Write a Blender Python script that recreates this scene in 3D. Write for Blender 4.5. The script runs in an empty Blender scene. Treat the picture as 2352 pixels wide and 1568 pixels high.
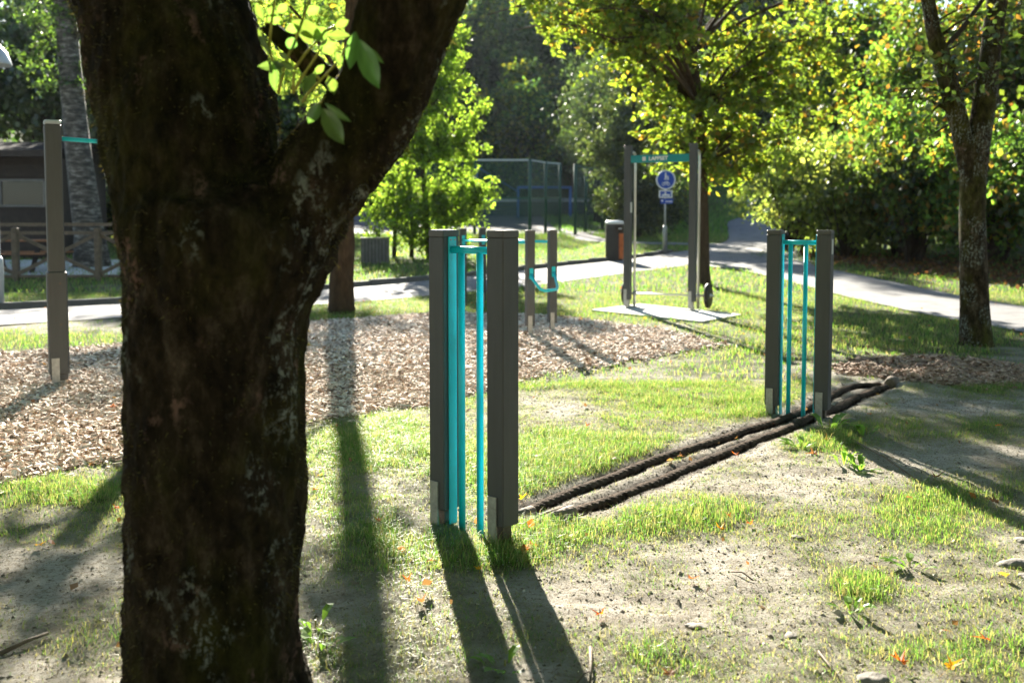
import bpy, bmesh, math, random
import numpy as np
from mathutils import Vector, Matrix, noise as mnoise

# ---------------------------------------------------------------- camera, sky, sun, exposure
scene = bpy.context.scene
col = scene.collection
W, H, F = 2352.0, 1568.0, 2287.0            # pixel frame used for measuring the photograph
CAM_H, PITCH, SHIFT = 1.4, math.radians(3.5), -0.057
SUN_EL, SUN_AZ = math.radians(23), math.radians(-9)

cam_data = bpy.data.cameras.new('camera')
cam = bpy.data.objects.new('camera', cam_data); col.objects.link(cam)
cam.location = (0, 0, CAM_H); cam.rotation_euler = (math.pi/2 - PITCH, 0, 0)
cam_data.sensor_width = 36.0; cam_data.lens = F/W*36.0; cam_data.shift_y = SHIFT
cam_data.clip_start = 0.05; cam_data.clip_end = 3000
cam_data.dof.use_dof = True; cam_data.dof.focus_distance = 4.7; cam_data.dof.aperture_fstop = 2.8
scene.camera = cam

world = bpy.data.worlds.new('World'); scene.world = world; world.use_nodes = True
wn = world.node_tree.nodes; wl = world.node_tree.links
sky = wn.new('ShaderNodeTexSky'); sky.sky_type = 'NISHITA'; sky.sun_disc = False
sky.sun_elevation = SUN_EL; sky.sun_rotation = SUN_AZ; sky.air_density = 1.0; sky.dust_density = .4
bg = wn['Background']; bg.inputs['Strength'].default_value = 0.05
wl.new(sky.outputs[0], bg.inputs['Color'])

SUN_DIR = Vector((math.sin(SUN_AZ)*math.cos(SUN_EL), math.cos(SUN_AZ)*math.cos(SUN_EL), math.sin(SUN_EL)))
sun_data = bpy.data.lights.new('sun', 'SUN'); sun_data.energy = 5.0; sun_data.angle = math.radians(0.53)
sun_data.color = (1.0, 0.93, 0.80)
sun = bpy.data.objects.new('sun', sun_data); col.objects.link(sun)
sun.rotation_euler = SUN_DIR.to_track_quat('Z', 'Y').to_euler()

scene.render.engine = 'CYCLES'
scene.view_settings.view_transform = 'Standard'; scene.view_settings.look = 'None'
scene.view_settings.gamma = 1.0; scene.view_settings.use_curve_mapping = False
scene.view_settings.exposure = 2.52
cy = scene.cycles
cy.use_denoising = True
cy.max_bounces = 6; cy.diffuse_bounces = 3; cy.glossy_bounces = 2; cy.transmission_bounces = 4
cy.transparent_max_bounces = 16; cy.caustics_reflective = False; cy.caustics_refractive = False
cy.sample_clamp_indirect = 6.0

R = random.Random(7)
NR = np.random.default_rng(11)

# ---------------------------------------------------------------- measuring helpers
def ray(px, py):
    xc = (px - W/2)/F; yc = (H/2 - py)/F + SHIFT*W/F
    return Vector((xc, math.cos(PITCH) + yc*math.sin(PITCH), -math.sin(PITCH) + yc*math.cos(PITCH)))
def at(px, py, d):
    r = ray(px, py); return Vector((0, 0, CAM_H)) + r*(d/r.y)
def project(x, y, z):
    z = z - CAM_H; c, s = math.cos(PITCH), math.sin(PITCH)
    dep = y*c - z*s; up = y*s + z*c
    dep = np.maximum(dep, 1e-3)
    return W/2 + F*x/dep, H/2 - F*(up/dep) + SHIFT*W
def sstep(a, b, x):
    t = np.clip((x - a)/(b - a), 0, 1); return t*t*(3 - 2*t)
def slope(x, y):
    x = np.asarray(x, float); y = np.asarray(y, float)
    t = y - 18.0
    z = (t + np.sqrt(t*t + 4.0))/60.0
    h0 = 78.0 - 14.0*sstep(4, 14, x)
    u = y - h0
    z = z + 0.24*(u + np.sqrt(u*u + 30.0))/2.0*(1 - 0.75*sstep(150, 300, y))
    # bank under the thicket beyond the path on the right
    z = z + 0.10*np.clip(x - 10.0, 0, 25)*sstep(10, 16, y)*(1 - sstep(45, 60, y))
    return z
def G(px, py):
    r = ray(px, py); lo, hi = 0.5, 200.0
    d = 1.0
    prev = d
    while d < 200:
        p = Vector((0, 0, CAM_H)) + r*(d/r.y)
        if p.z < float(slope(p.x, p.y)): break
        prev = d; d *= 1.03
    lo, hi = prev, d
    for _ in range(30):
        m = (lo + hi)/2; p = Vector((0, 0, CAM_H)) + r*(m/r.y)
        if p.z < float(slope(p.x, p.y)): hi = m
        else: lo = m
    return Vector((0, 0, CAM_H)) + r*(lo/r.y)

def vnoise(x, y, seed=0):
    x = np.asarray(x, float); y = np.asarray(y, float)
    xi = np.floor(x).astype(np.int64); yi = np.floor(y).astype(np.int64)
    fx = x - xi; fy = y - yi; fx = fx*fx*(3 - 2*fx); fy = fy*fy*(3 - 2*fy)
    def h(a, b):
        n = (a*374761393 + b*668265263 + seed*1442695041) & 0xffffffff
        n = ((n ^ (n >> 13))*1274126177) & 0xffffffff
        return ((n ^ (n >> 16)) & 0xffff)/65535.0
    return (h(xi, yi)*(1-fx) + h(xi+1, yi)*fx)*(1-fy) + (h(xi, yi+1)*(1-fx) + h(xi+1, yi+1)*fx)*fy
def fbm(x, y, seed=0, octv=4):
    s = 0; a = .5
    for i in range(octv):
        s = s + a*vnoise(x*2**i, y*2**i, seed + i*17); a *= .5
    return s/(1 - .5**octv)

# ropes lying in the grass: pixel points on the ground
ROPE1 = [(1212,1168),(1301,1127),(1409,1090),(1509,1052),(1613,1019),(1718,985),(1776,967),(1840,940),(1909,906),(1955,886),(2022,879)]
ROPE2 = [(1318,1172),(1409,1140),(1509,1102),(1613,1056),(1718,1015),(1801,985),(1859,957),(1918,938),(1968,910),(2034,884)]
def gpts(l): return [G(*p) for p in l]
rope_a, rope_b = gpts(ROPE1), gpts(ROPE2)
def dist_poly(x, y, pts):
    best = np.full(np.shape(x), 1e9)
    for a, b in zip(pts[:-1], pts[1:]):
        dx, dy = b.x - a.x, b.y - a.y; L = dx*dx + dy*dy
        t = np.clip(((x - a.x)*dx + (y - a.y)*dy)/L, 0, 1)
        best = np.minimum(best, np.hypot(x - a.x - t*dx, y - a.y - t*dy))
    return best
def gz(x, y):
    x = np.asarray(x, float); y = np.asarray(y, float)
    z = slope(x, y)
    near = 1 - sstep(12, 17, y)
    z = z + near*(0.03*(fbm(x*1.1, y*1.1, 3) - .5) + 0.022*(fbm(x*5, y*5, 9) - .5) + 0.020*(fbm(x*13, y*13, 14, 3) - .5))
    d = np.minimum(dist_poly(x, y, rope_a), dist_poly(x, y, rope_b))
    z = z - 0.03*np.exp(-(d/.08)**2)
    return z
def gzf(x, y): return float(gz(x, y))

def inpoly(x, y, poly):
    ins = np.zeros(np.shape(x), bool); n = len(poly)
    for i in range(n):
        x1, y1 = poly[i]; x2, y2 = poly[(i+1) % n]
        c = ((y1 > y) != (y2 > y))
        with np.errstate(divide='ignore', invalid='ignore'):
            ins ^= c & (x < (x2 - x1)*(y - y1)/(y2 - y1 + 1e-12) + x1)
    return ins

# chip beds (ground polygons from pixel outlines)
BED_A = [(-200,835),(0,815),(290,790),(500,765),(700,742),(990,722),(1180,722),(1350,735),(1500,758),(1640,786),(1692,797),(1560,812),(1380,842),
         (1200,872),(980,938),(850,955),(700,978),(500,1020),(290,1062),(120,1095),(0,1118),(-300,1190)]
BED_B = [(1905,835),(2000,822),(2180,822),(2352,845),(2600,870),(2600,905),(2352,880),(2200,884),(2060,872),(1930,862)]
beds = [[(G(*p).x, G(*p).y) for p in b] for b in (BED_A, BED_B)]
def bedmask(x, y):
    wx = x + .25*(fbm(x*2.2, y*2.2, 31) - .5); wy = y + .35*(fbm(x*2.2, y*2.2, 37) - .5)
    return inpoly(wx, wy, beds[0]) | inpoly(wx, wy, beds[1])

# ---------------------------------------------------------------- path network (ground polylines, metres)
P_MAIN = [(-40,-6),(-24,4),(-14.5,9.2),(-6.66,14.7),(-1.5,19.7),(2.0,24.2),(5.6,29.2),(8.9,36),(11.2,46),(13.6,56),(18.5,66),(28,76)]
P_RIGHT = [(5.6,30.5),(6.4,26),(6.85,21.5),(7.05,17),(7.25,13),(8.2,8),(9.6,2),(11,-6)]
P_BACK = [(7.4,34.5),(4.5,35.8),(3.2,37.6),(2.9,40.5),(2.6,42.5)]
def smooth(pts, n=8):
    P = [np.array(p, float) for p in pts]; out = []
    P = [2*P[0]-P[1]] + P + [2*P[-1]-P[-2]]
    for i in range(1, len(P)-2):
        p0, p1, p2, p3 = P[i-1:i+3]
        for k in range(n):
            t = k/n
            out.append(.5*((2*p1) + (-p0+p2)*t + (2*p0-5*p1+4*p2-p3)*t*t + (-p0+3*p1-3*p2+p3)*t**3))
    out.append(P[-2]); return np.array(out)
main_l, right_l, back_l = smooth(P_MAIN), smooth(P_RIGHT), smooth(P_BACK)
def dpl(x, y, L): return dist_poly(x, y, [Vector((p[0], p[1], 0)) for p in L[::3]] + [Vector((L[-1][0], L[-1][1], 0))])
def pathmask(x, y, m=0.0):
    return (dpl(x, y, main_l) < 1.2 + m) | (dpl(x, y, right_l) < 1.05 + m) | (dpl(x, y, back_l) < .55 + m)

# ---------------------------------------------------------------- where grass grows: blobs in measured ground positions
BLOBS = [  # px, py, rx, ry, weight
 (1350,1040,260,62,.75),(1150,1090,120,60,.5),(1560,1200,170,48,.62),(1280,1215,170,45,.5),(1120,1290,200,40,.35),(880,1010,130,55,.6),
 (880,1240,110,70,.45),(760,1130,60,70,.25),(2080,770,330,50,.75),(850,725,350,22,.8),(140,785,260,22,.9),(1500,690,400,45,.75),(1450,890,300,60,.28),
 (1700,820,170,60,.4),(2150,1180,220,70,.5),(1980,1350,60,28,.6),(1900,1010,90,40,.5),(1730,935,60,30,.5),(140,1140,180,45,.45),(130,1240,150,25,.2),
 (2150,1510,240,60,.32),(1500,1500,200,60,.25),(760,1490,60,45,.3),(240,1480,140,60,.2),(1800,1400,140,60,.12),(2250,985,140,22,.3),(2300,890,110,20,.3),
 (1350,1370,150,60,-.45),(1720,1330,150,60,-.35),(1400,1180,60,20,-.3),(1300,945,80,22,-.3),(2160,930,160,22,-.5),(2180,1050,220,35,-.5),(1500,1110,120,20,-.3),
 (140,1330,200,70,-.45),(760,1390,90,50,-.25),(1560,1280,120,35,-.2),(1950,1130,110,40,-.2),(1960,1250,90,45,-.25),(1800,1120,140,50,-.15)]
def grass_density(x, y, z=None):
    px, py = project(x, y, slope(x, y))
    d = np.full(np.shape(x), .42)
    for bx, by, rx, ry, w in BLOBS:
        d = d + w*np.exp(-(((px-bx)/rx)**2 + ((py-by)/ry)**2))
    far = sstep(13, 17, y); d = d*(1-far) + .9*far
    d = d + .75*(fbm(x*2.4, y*2.4, 5) - .5) + .5*(fbm(x*9, y*9, 8) - .5)
    d = np.where(bedmask(x, y), -.5, d)
    r = np.minimum(dist_poly(x, y, rope_a), dist_poly(x, y, rope_b))
    d = d - 1.3*np.exp(-(r/.10)**2)
    return np.clip(d, 0, 1)

# ---------------------------------------------------------------- materials
MATS = {}
def new_mat(name):
    m = bpy.data.materials.new(name); m.use_nodes = True; MATS[name] = m
    return m, m.node_tree.nodes, m.node_tree.links, m.node_tree.nodes['Principled BSDF']
def N(nodes, t, **kw):
    n = nodes.new(t)
    for k, v in kw.items():
        if k in n.inputs: n.inputs[k].default_value = v
        else: setattr(n, k, v)
    return n
def ramp(nodes, stops):
    r = nodes.new('ShaderNodeValToRGB'); e = r.color_ramp.elements
    while len(e) < len(stops): e.new(.5)
    for i, (p, c) in enumerate(stops):
        e[i].position = p; e[i].color = (*c, 1) if len(c) == 3 else c
    return r
def pmat(name, base, rough=.6, var=.25, scale=8.0, bump=0.0, bscale=60.0, metal=0.0, spec=.4, stretch=None, c2=None):
    m, n, l, b = new_mat(name)
    tc = N(n, 'ShaderNodeTexCoord'); src = tc.outputs['Object']
    if stretch:
        mp = N(n, 'ShaderNodeMapping'); mp.inputs['Scale'].default_value = stretch
        l.new(src, mp.inputs['Vector']); src = mp.outputs[0]
    t = N(n, 'ShaderNodeTexNoise', Scale=scale, Detail=5.0, Roughness=.65); l.new(src, t.inputs['Vector'])
    a = tuple(c*(1-var) for c in base); bb = c2 or tuple(min(1, c*(1+var)) for c in base)
    r = ramp(n, [(.3, a), (.7, bb)]); l.new(t.outputs['Fac'], r.inputs['Fac'])
    l.new(r.outputs[0], b.inputs['Base Color'])
    b.inputs['Roughness'].default_value = rough; b.inputs['Metallic'].default_value = metal
    b.inputs['Specular IOR Level'].default_value = spec
    if bump:
        t2 = N(n, 'ShaderNodeTexNoise', Scale=bscale, Detail=4.0); l.new(src, t2.inputs['Vector'])
        bp = N(n, 'ShaderNodeBump', Strength=bump, Distance=.02); l.new(t2.outputs['Fac'], bp.inputs['Height'])
        l.new(bp.outputs[0], b.inputs['Normal'])
    return m
def leaf_mat(name, trans=.5, gloss=.05, grough=.35, rnd=.15, tint=(1.0, .98, .62)):
    m, n, l, b = new_mat(name); n.remove(b); out = n['Material Output']
    at_ = N(n, 'ShaderNodeAttribute', attribute_name='col')
    oi = N(n, 'ShaderNodeObjectInfo')
    hsv = N(n, 'ShaderNodeHueSaturation')
    mr = N(n, 'ShaderNodeMapRange'); mr.inputs[3].default_value = 1 - rnd*1.6; mr.inputs[4].default_value = 1 + rnd*1.6
    l.new(oi.outputs['Random'], mr.inputs[0]); l.new(mr.outputs[0], hsv.inputs['Value']); l.new(at_.outputs['Color'], hsv.inputs['Color'])
    mr2 = N(n, 'ShaderNodeMapRange'); mr2.inputs[3].default_value = .5 - rnd*.12; mr2.inputs[4].default_value = .5 + rnd*.12
    l.new(oi.outputs['Random'], mr2.inputs[0]); l.new(mr2.outputs[0], hsv.inputs['Hue'])
    d = N(n, 'ShaderNodeBsdfDiffuse'); tr = N(n, 'ShaderNodeBsdfTranslucent'); g = N(n, 'ShaderNodeBsdfGlossy', Roughness=grough)
    mul = N(n, 'ShaderNodeMix', data_type='RGBA', blend_type='MULTIPLY'); mul.inputs[0].default_value = 1.0
    mul.inputs[7].default_value = (*[t*2.0 for t in tint], 1)
    l.new(hsv.outputs[0], mul.inputs[6])
    l.new(hsv.outputs[0], d.inputs['Color']); l.new(mul.outputs[2], tr.inputs['Color'])
    m1 = N(n, 'ShaderNodeMixShader', Fac=trans); l.new(d.outputs[0], m1.inputs[1]); l.new(tr.outputs[0], m1.inputs[2])
    m2 = N(n, 'ShaderNodeMixShader', Fac=gloss); l.new(m1.outputs[0], m2.inputs[1]); l.new(g.outputs[0], m2.inputs[2])
    l.new(m2.outputs[0], out.inputs['Surface'])
    return m
leaf_mat('leaf', .5, .06, .3)
leaf_mat('leaf_glossy', .5, .07, .4)
leaf_mat('leaf_thin', .66, .035, .4)
leaf_mat('leaf_far', .35, .02, .5, rnd=.3)
leaf_mat('grass', .5, .04, .4, rnd=0, tint=(1.0,.98,.72))
leaf_mat('litter_leaf', .45, .03, .5, rnd=0, tint=(1, .8, .4))

def ground_material():
    m, n, l, b = new_mat('ground')
    a = N(n, 'ShaderNodeAttribute', attribute_name='col'); sep = N(n, 'ShaderNodeSeparateColor'); l.new(a.outputs['Color'], sep.inputs[0])
    tc = N(n, 'ShaderNodeTexCoord'); src = tc.outputs['Object']
    t1 = N(n, 'ShaderNodeTexNoise', Scale=3.0, Detail=8.0, Roughness=.7); l.new(src, t1.inputs['Vector'])
    t2 = N(n, 'ShaderNodeTexNoise', Scale=45.0, Detail=6.0, Roughness=.75); l.new(src, t2.inputs['Vector'])
    v = N(n, 'ShaderNodeTexVoronoi', Scale=70.0); l.new(src, v.inputs['Vector'])
    sand = ramp(n, [(.30, (.24,.20,.155)), (.42, (.43,.385,.32)), (.54, (.58,.53,.455)), (.75, (.64,.59,.52))]); l.new(t1.outputs['Fac'], sand.inputs[0])
    sp = ramp(n, [(.36, (.36,.32,.25)), (.45, (.80,.77,.70)), (.52, (1.0,1.0,1.0))]); l.new(t2.outputs['Fac'], sp.inputs[0])
    mu = N(n, 'ShaderNodeMix', data_type='RGBA', blend_type='MULTIPLY'); mu.inputs[0].default_value = .8
    l.new(sand.outputs[0], mu.inputs[6]); l.new(sp.outputs[0], mu.inputs[7])
    gr = ramp(n, [(.3, (.05,.06,.018)), (.6, (.10,.11,.035)), (.8, (.16,.15,.07))]); l.new(t2.outputs['Fac'], gr.inputs[0])
    # edge of the turf broken up by the fine noise
    ad = N(n, 'ShaderNodeMath', operation='MULTIPLY_ADD'); ad.inputs[1].default_value = 1.4; 
    l.new(sep.outputs[0], ad.inputs[0])
    sb = N(n, 'ShaderNodeMath', operation='MULTIPLY_ADD'); sb.inputs[1].default_value = 1.2; sb.inputs[2].default_value = -.85; l.new(t2.outputs['Fac'], sb.inputs[0])
    l.new(sb.outputs[0], ad.inputs[2]); ad.use_clamp = True
    mg = N(n, 'ShaderNodeMix', data_type='RGBA'); l.new(ad.outputs[0], mg.inputs[0]); l.new(mu.outputs[2], mg.inputs[6]); l.new(gr.outputs[0], mg.inputs[7])
    soil = ramp(n, [(.3, (.018,.012,.008)), (.7, (.06,.042,.03))]); l.new(t2.outputs['Fac'], soil.inputs[0])
    ms = N(n, 'ShaderNodeMix', data_type='RGBA'); l.new(sep.outputs[1], ms.inputs[0]); l.new(mg.outputs[2], ms.inputs[6]); l.new(soil.outputs[0], ms.inputs[7])
    chip = ramp(n, [(.3, (.16,.11,.075)), (.6, (.36,.27,.19))]); l.new(v.outputs['Distance'], chip.inputs[0])
    mc = N(n, 'ShaderNodeMix', data_type='RGBA'); l.new(sep.outputs[2], mc.inputs[0]); l.new(ms.outputs[2], mc.inputs[6]); l.new(chip.outputs[0], mc.inputs[7])
    l.new(mc.outputs[2], b.inputs['Base Color']); b.inputs['Roughness'].default_value = .95; b.inputs['Specular IOR Level'].default_value = .15
    ht = N(n, 'ShaderNodeTexNoise', Scale=28.0, Detail=8.0, Roughness=.75); l.new(src, ht.inputs['Vector'])
    bp0 = N(n, 'ShaderNodeBump', Strength=.8, Distance=.02); h2 = N(n, 'ShaderNodeTexNoise', Scale=110.0, Detail=5.0, Roughness=.7); l.new(src, h2.inputs['Vector']); l.new(h2.outputs['Fac'], bp0.inputs['Height'])
    bp = N(n, 'ShaderNodeBump', Strength=.9, Distance=.05); l.new(ht.outputs['Fac'], bp.inputs['Height']); l.new(bp0.outputs[0], bp.inputs['Normal']); l.new(bp.outputs[0], b.inputs['Normal'])
ground_material()
def attr_mat(name, rough=.8, bump=0, bscale=40, spec=.3):
    m, n, l, b = new_mat(name); a = N(n, 'ShaderNodeAttribute', attribute_name='col'); l.new(a.outputs['Color'], b.inputs['Base Color'])
    b.inputs['Roughness'].default_value = rough; b.inputs['Specular IOR Level'].default_value = spec
    return m
attr_mat('wood_chip', .85)
pmat('asphalt', (.15,.147,.145), .85, .3, 3.0, .35, 160, c2=(.22,.215,.21))
pmat('pitch', (.055,.05,.062), .85, .2, 2.0)
pmat('concrete', (.5,.49,.46), .8, .15, 6.0, .2, 80)
pmat('kerb', (.16,.15,.14), .85, .25, 10.0, .3, 60)
pmat('cladding', (.071,.073,.073), .55, .10, 5.0, .12, 90, spec=.35, stretch=(6, 6, .6))
pmat('cap', (.085,.082,.077), .5, .08, 10)
pmat('galvanised', (.36,.36,.34), .5, .25, 35, .05, 90, metal=.55)
pmat('steel_dark', (.10,.085,.07), .6, .3, 30, metal=.3)
pmat('teal', (.003,.54,.64), .32, .06, 12, spec=.5)
pmat('teal_sign', (.006,.23,.24), .4, .05, 12)
pmat('steel_tube', (.55,.54,.50), .38, .1, 20, metal=.8)
pmat('disc', (.035,.027,.022), .5, .2, 30)
pmat('rubber', (.03,.021,.015), .95, .5, 16, .8, 90, spec=.05, c2=(.13,.095,.07))
pmat('log', (.16,.12,.085), .85, .35, 14, .6, 50)
pmat('bark', (.055,.042,.03), .9, .45, 9, .9, 26, spec=.15, stretch=(1, 1, .35))
pmat('bark_brown', (.070,.046,.028), .9, .4, 12, .9, 30, spec=.15, stretch=(1, 1, .4))
pmat('twig', (.06,.045,.03), .85, .3, 12, spec=.2)
pmat('shoot', (.32,.30,.05), .5, .2, 20)
pmat('weathered_wood', (.14,.105,.07), .8, .3, 10, .3, 60, stretch=(1, 1, 1))
pmat('wood_dark', (.032,.022,.015), .75, .35, 7, .2, 50)
pmat('wood_orange', (.30,.13,.05), .6, .25, 9)
pmat('wood_grey', (.15,.14,.12), .8, .25, 9, .3, 50)
pmat('roof_felt', (.018,.016,.014), .95, .2, 12, spec=.05)
pmat('fence_green', (.012,.07,.04), .45, .1, 10)
pmat('goal_blue', (.06,.16,.42), .45, .1, 8)
pmat('board_white', (.5,.52,.5), .6, .15, 6)
pmat('board_dark', (.05,.075,.075), .6, .2, 6)
pmat('sign_white', (.78,.78,.76), .4, .04, 10)
pmat('sign_blue', (.006,.06,.38), .35, .06, 10)
pmat('bin_dark', (.04,.032,.026), .6, .2, 12)
pmat('bin_orange', (.50,.13,.035), .5, .35, 9)
pmat('lamp_grey', (.45,.49,.52), .45, .06, 8, metal=.3)
pmat('stone', (.19,.17,.145), .85, .3, 9, .5, 30)
pmat('white_label', (.62,.62,.58), .5, .05, 10)
m, n_, l_, b_ = new_mat('window_glass'); b_.inputs['Base Color'].default_value = (.012,.022,.028,1); b_.inputs['Roughness'].default_value = .12; b_.inputs['Specular IOR Level'].default_value = .35
m, n_, l_, b_ = new_mat('net'); b_.inputs['Base Color'].default_value = (.012,.06,.035,1); b_.inputs['Roughness'].default_value = .6
tr_ = N(n_, 'ShaderNodeBsdfTransparent'); mx_ = N(n_, 'ShaderNodeMixShader', Fac=.5); l_.new(tr_.outputs[0], mx_.inputs[1]); l_.new(b_.outputs[0], mx_.inputs[2]); l_.new(mx_.outputs[0], n_['Material Output'].inputs['Surface'])

def mossy_bark(name='mossy_bark', g=1.0, lich=.60):
    m, n, l, b = new_mat(name)
    sc_ = lambda c: tuple(q*g for q in c)
    tc = N(n, 'ShaderNodeTexCoord'); src = tc.outputs['Object']
    mp = N(n, 'ShaderNodeMapping'); mp.inputs['Scale'].default_value = (1, 1, .5); l.new(src, mp.inputs[0])
    t1 = N(n, 'ShaderNodeTexNoise', Scale=16.0, Detail=9.0, Roughness=.75); l.new(mp.outputs[0], t1.inputs[0])
    base = ramp(n, [(.38, sc_((.006,.0045,.0025))), (.52, sc_((.023,.0165,.009))), (.70, sc_((.078,.060,.040)))]); l.new(t1.outputs['Fac'], base.inputs[0])
    t2 = N(n, 'ShaderNodeTexNoise', Scale=2.6, Detail=6.0, Roughness=.7); l.new(mp.outputs[0], t2.inputs[0])
    mk = ramp(n, [(.46, (0,0,0)), (.6, (1,1,1))]); l.new(t2.outputs['Fac'], mk.inputs[0])
    moss = ramp(n, [(.36, sc_((.007,.007,.0015))), (.7, sc_((.05,.047,.010)))]); l.new(t1.outputs['Fac'], moss.inputs[0])
    x1 = N(n, 'ShaderNodeMix', data_type='RGBA'); l.new(mk.outputs[0], x1.inputs[0]); l.new(base.outputs[0], x1.inputs[6]); l.new(moss.outputs[0], x1.inputs[7])
    def patch(prev, big, bp, small, sp, colr, off):
        mp2 = N(n, 'ShaderNodeMapping'); mp2.inputs['Location'].default_value = off; mp2.inputs['Scale'].default_value = (1, 1, .7); l.new(src, mp2.inputs[0])
        ta = N(n, 'ShaderNodeTexNoise', Scale=big, Detail=3.0); l.new(mp2.outputs[0], ta.inputs[0])
        ra = ramp(n, [(bp, (0,0,0)), (bp+.07, (1,1,1))]); l.new(ta.outputs['Fac'], ra.inputs[0])
        tb = N(n, 'ShaderNodeTexNoise', Scale=small, Detail=7.0, Roughness=.75); l.new(mp2.outputs[0], tb.inputs[0])
        rb = ramp(n, [(sp, (0,0,0)), (sp+.06, (1,1,1))]); l.new(tb.outputs['Fac'], rb.inputs[0])
        mm = N(n, 'ShaderNodeMath', operation='MULTIPLY'); l.new(ra.outputs[0], mm.inputs[0]); l.new(rb.outputs[0], mm.inputs[1])
        x = N(n, 'ShaderNodeMix', data_type='RGBA'); l.new(mm.outputs[0], x.inputs[0]); l.new(prev, x.inputs[6]); x.inputs[7].default_value = (*colr, 1)
        return x.outputs[2]
    o = patch(x1.outputs[2], 6.5, .58, 34, .52, (.17,.105,.08), (3, 1, 5))
    o = patch(o, 5.0, lich, 45, .52, (.23,.25,.21), (7, 4, 2))
    l.new(o, b.inputs['Base Color']); b.inputs['Roughness'].default_value = .95; b.inputs['Specular IOR Level'].default_value = .1
    t3 = N(n, 'ShaderNodeTexNoise', Scale=55.0, Detail=6.0, Roughness=.8); l.new(mp.outputs[0], t3.inputs[0])
    bp_ = N(n, 'ShaderNodeBump', Strength=1.0, Distance=.02); l.new(t3.outputs['Fac'], bp_.inputs['Height']); l.new(bp_.outputs[0], b.inputs['Normal'])
mossy_bark(g=1.25, lich=.60)
mossy_bark('lichen_bark', 2.2, .48)
def birch_bark():
    m, n, l, b = new_mat('birch_bark')
    tc = N(n, 'ShaderNodeTexCoord'); mp = N(n, 'ShaderNodeMapping'); mp.inputs['Scale'].default_value = (1, 1, 3.0); l.new(tc.outputs['Object'], mp.inputs[0])
    t = N(n, 'ShaderNodeTexNoise', Scale=4.0, Detail=7.0, Roughness=.7); l.new(mp.outputs[0], t.inputs[0])
    r = ramp(n, [(.42, (.03,.026,.02)), (.53, (.09,.08,.06)), (.68, (.30,.28,.24))]); l.new(t.outputs['Fac'], r.inputs[0])
    l.new(r.outputs[0], b.inputs['Base Color']); b.inputs['Roughness'].default_value = .8
birch_bark()

# ---------------------------------------------------------------- mesh helpers
def link(name, mesh, material=None, parent=None, loc=None):
    o = bpy.data.objects.new(name, mesh); col.objects.link(o)
    if material and not mesh.materials: mesh.materials.append(MATS[material])
    if parent: o.parent = parent
    if loc is not None: o.location = loc
    return o
def tag(o, label, cat=None, group=None):
    o['label'] = label
    if cat: o['category'] = cat
    if group: o['group'] = group
    return o
def thing(name, label, cat, loc=(0,0,0), rz=0, group=None):
    o = bpy.data.objects.new(name, None); col.objects.link(o); o.location = loc; o.rotation_euler = (0, 0, rz); o.empty_display_size = .2
    return tag(o, label, cat, group)
def npmesh(name, verts, faces, cols=None, smooth=False):
    verts = np.asarray(verts, np.float32); faces = np.asarray(faces, np.int32)
    me = bpy.data.meshes.new(name); nf, k = faces.shape
    me.vertices.add(len(verts)); me.vertices.foreach_set('co', verts.ravel())
    me.loops.add(nf*k); me.loops.foreach_set('vertex_index', faces.ravel())
    me.polygons.add(nf); me.polygons.foreach_set('loop_start', np.arange(0, nf*k, k, dtype=np.int32))
    me.polygons.foreach_set('loop_total', np.full(nf, k, np.int32))
    me.polygons.foreach_set('use_smooth', np.full(nf, smooth, bool))
    if cols is not None:
        a = me.color_attributes.new('col', 'FLOAT_COLOR', 'POINT')
        c = np.ones((len(verts), 4), np.float32); c[:, :3] = cols; a.data.foreach_set('color', c.ravel())
    me.update(calc_edges=True); return me
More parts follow.
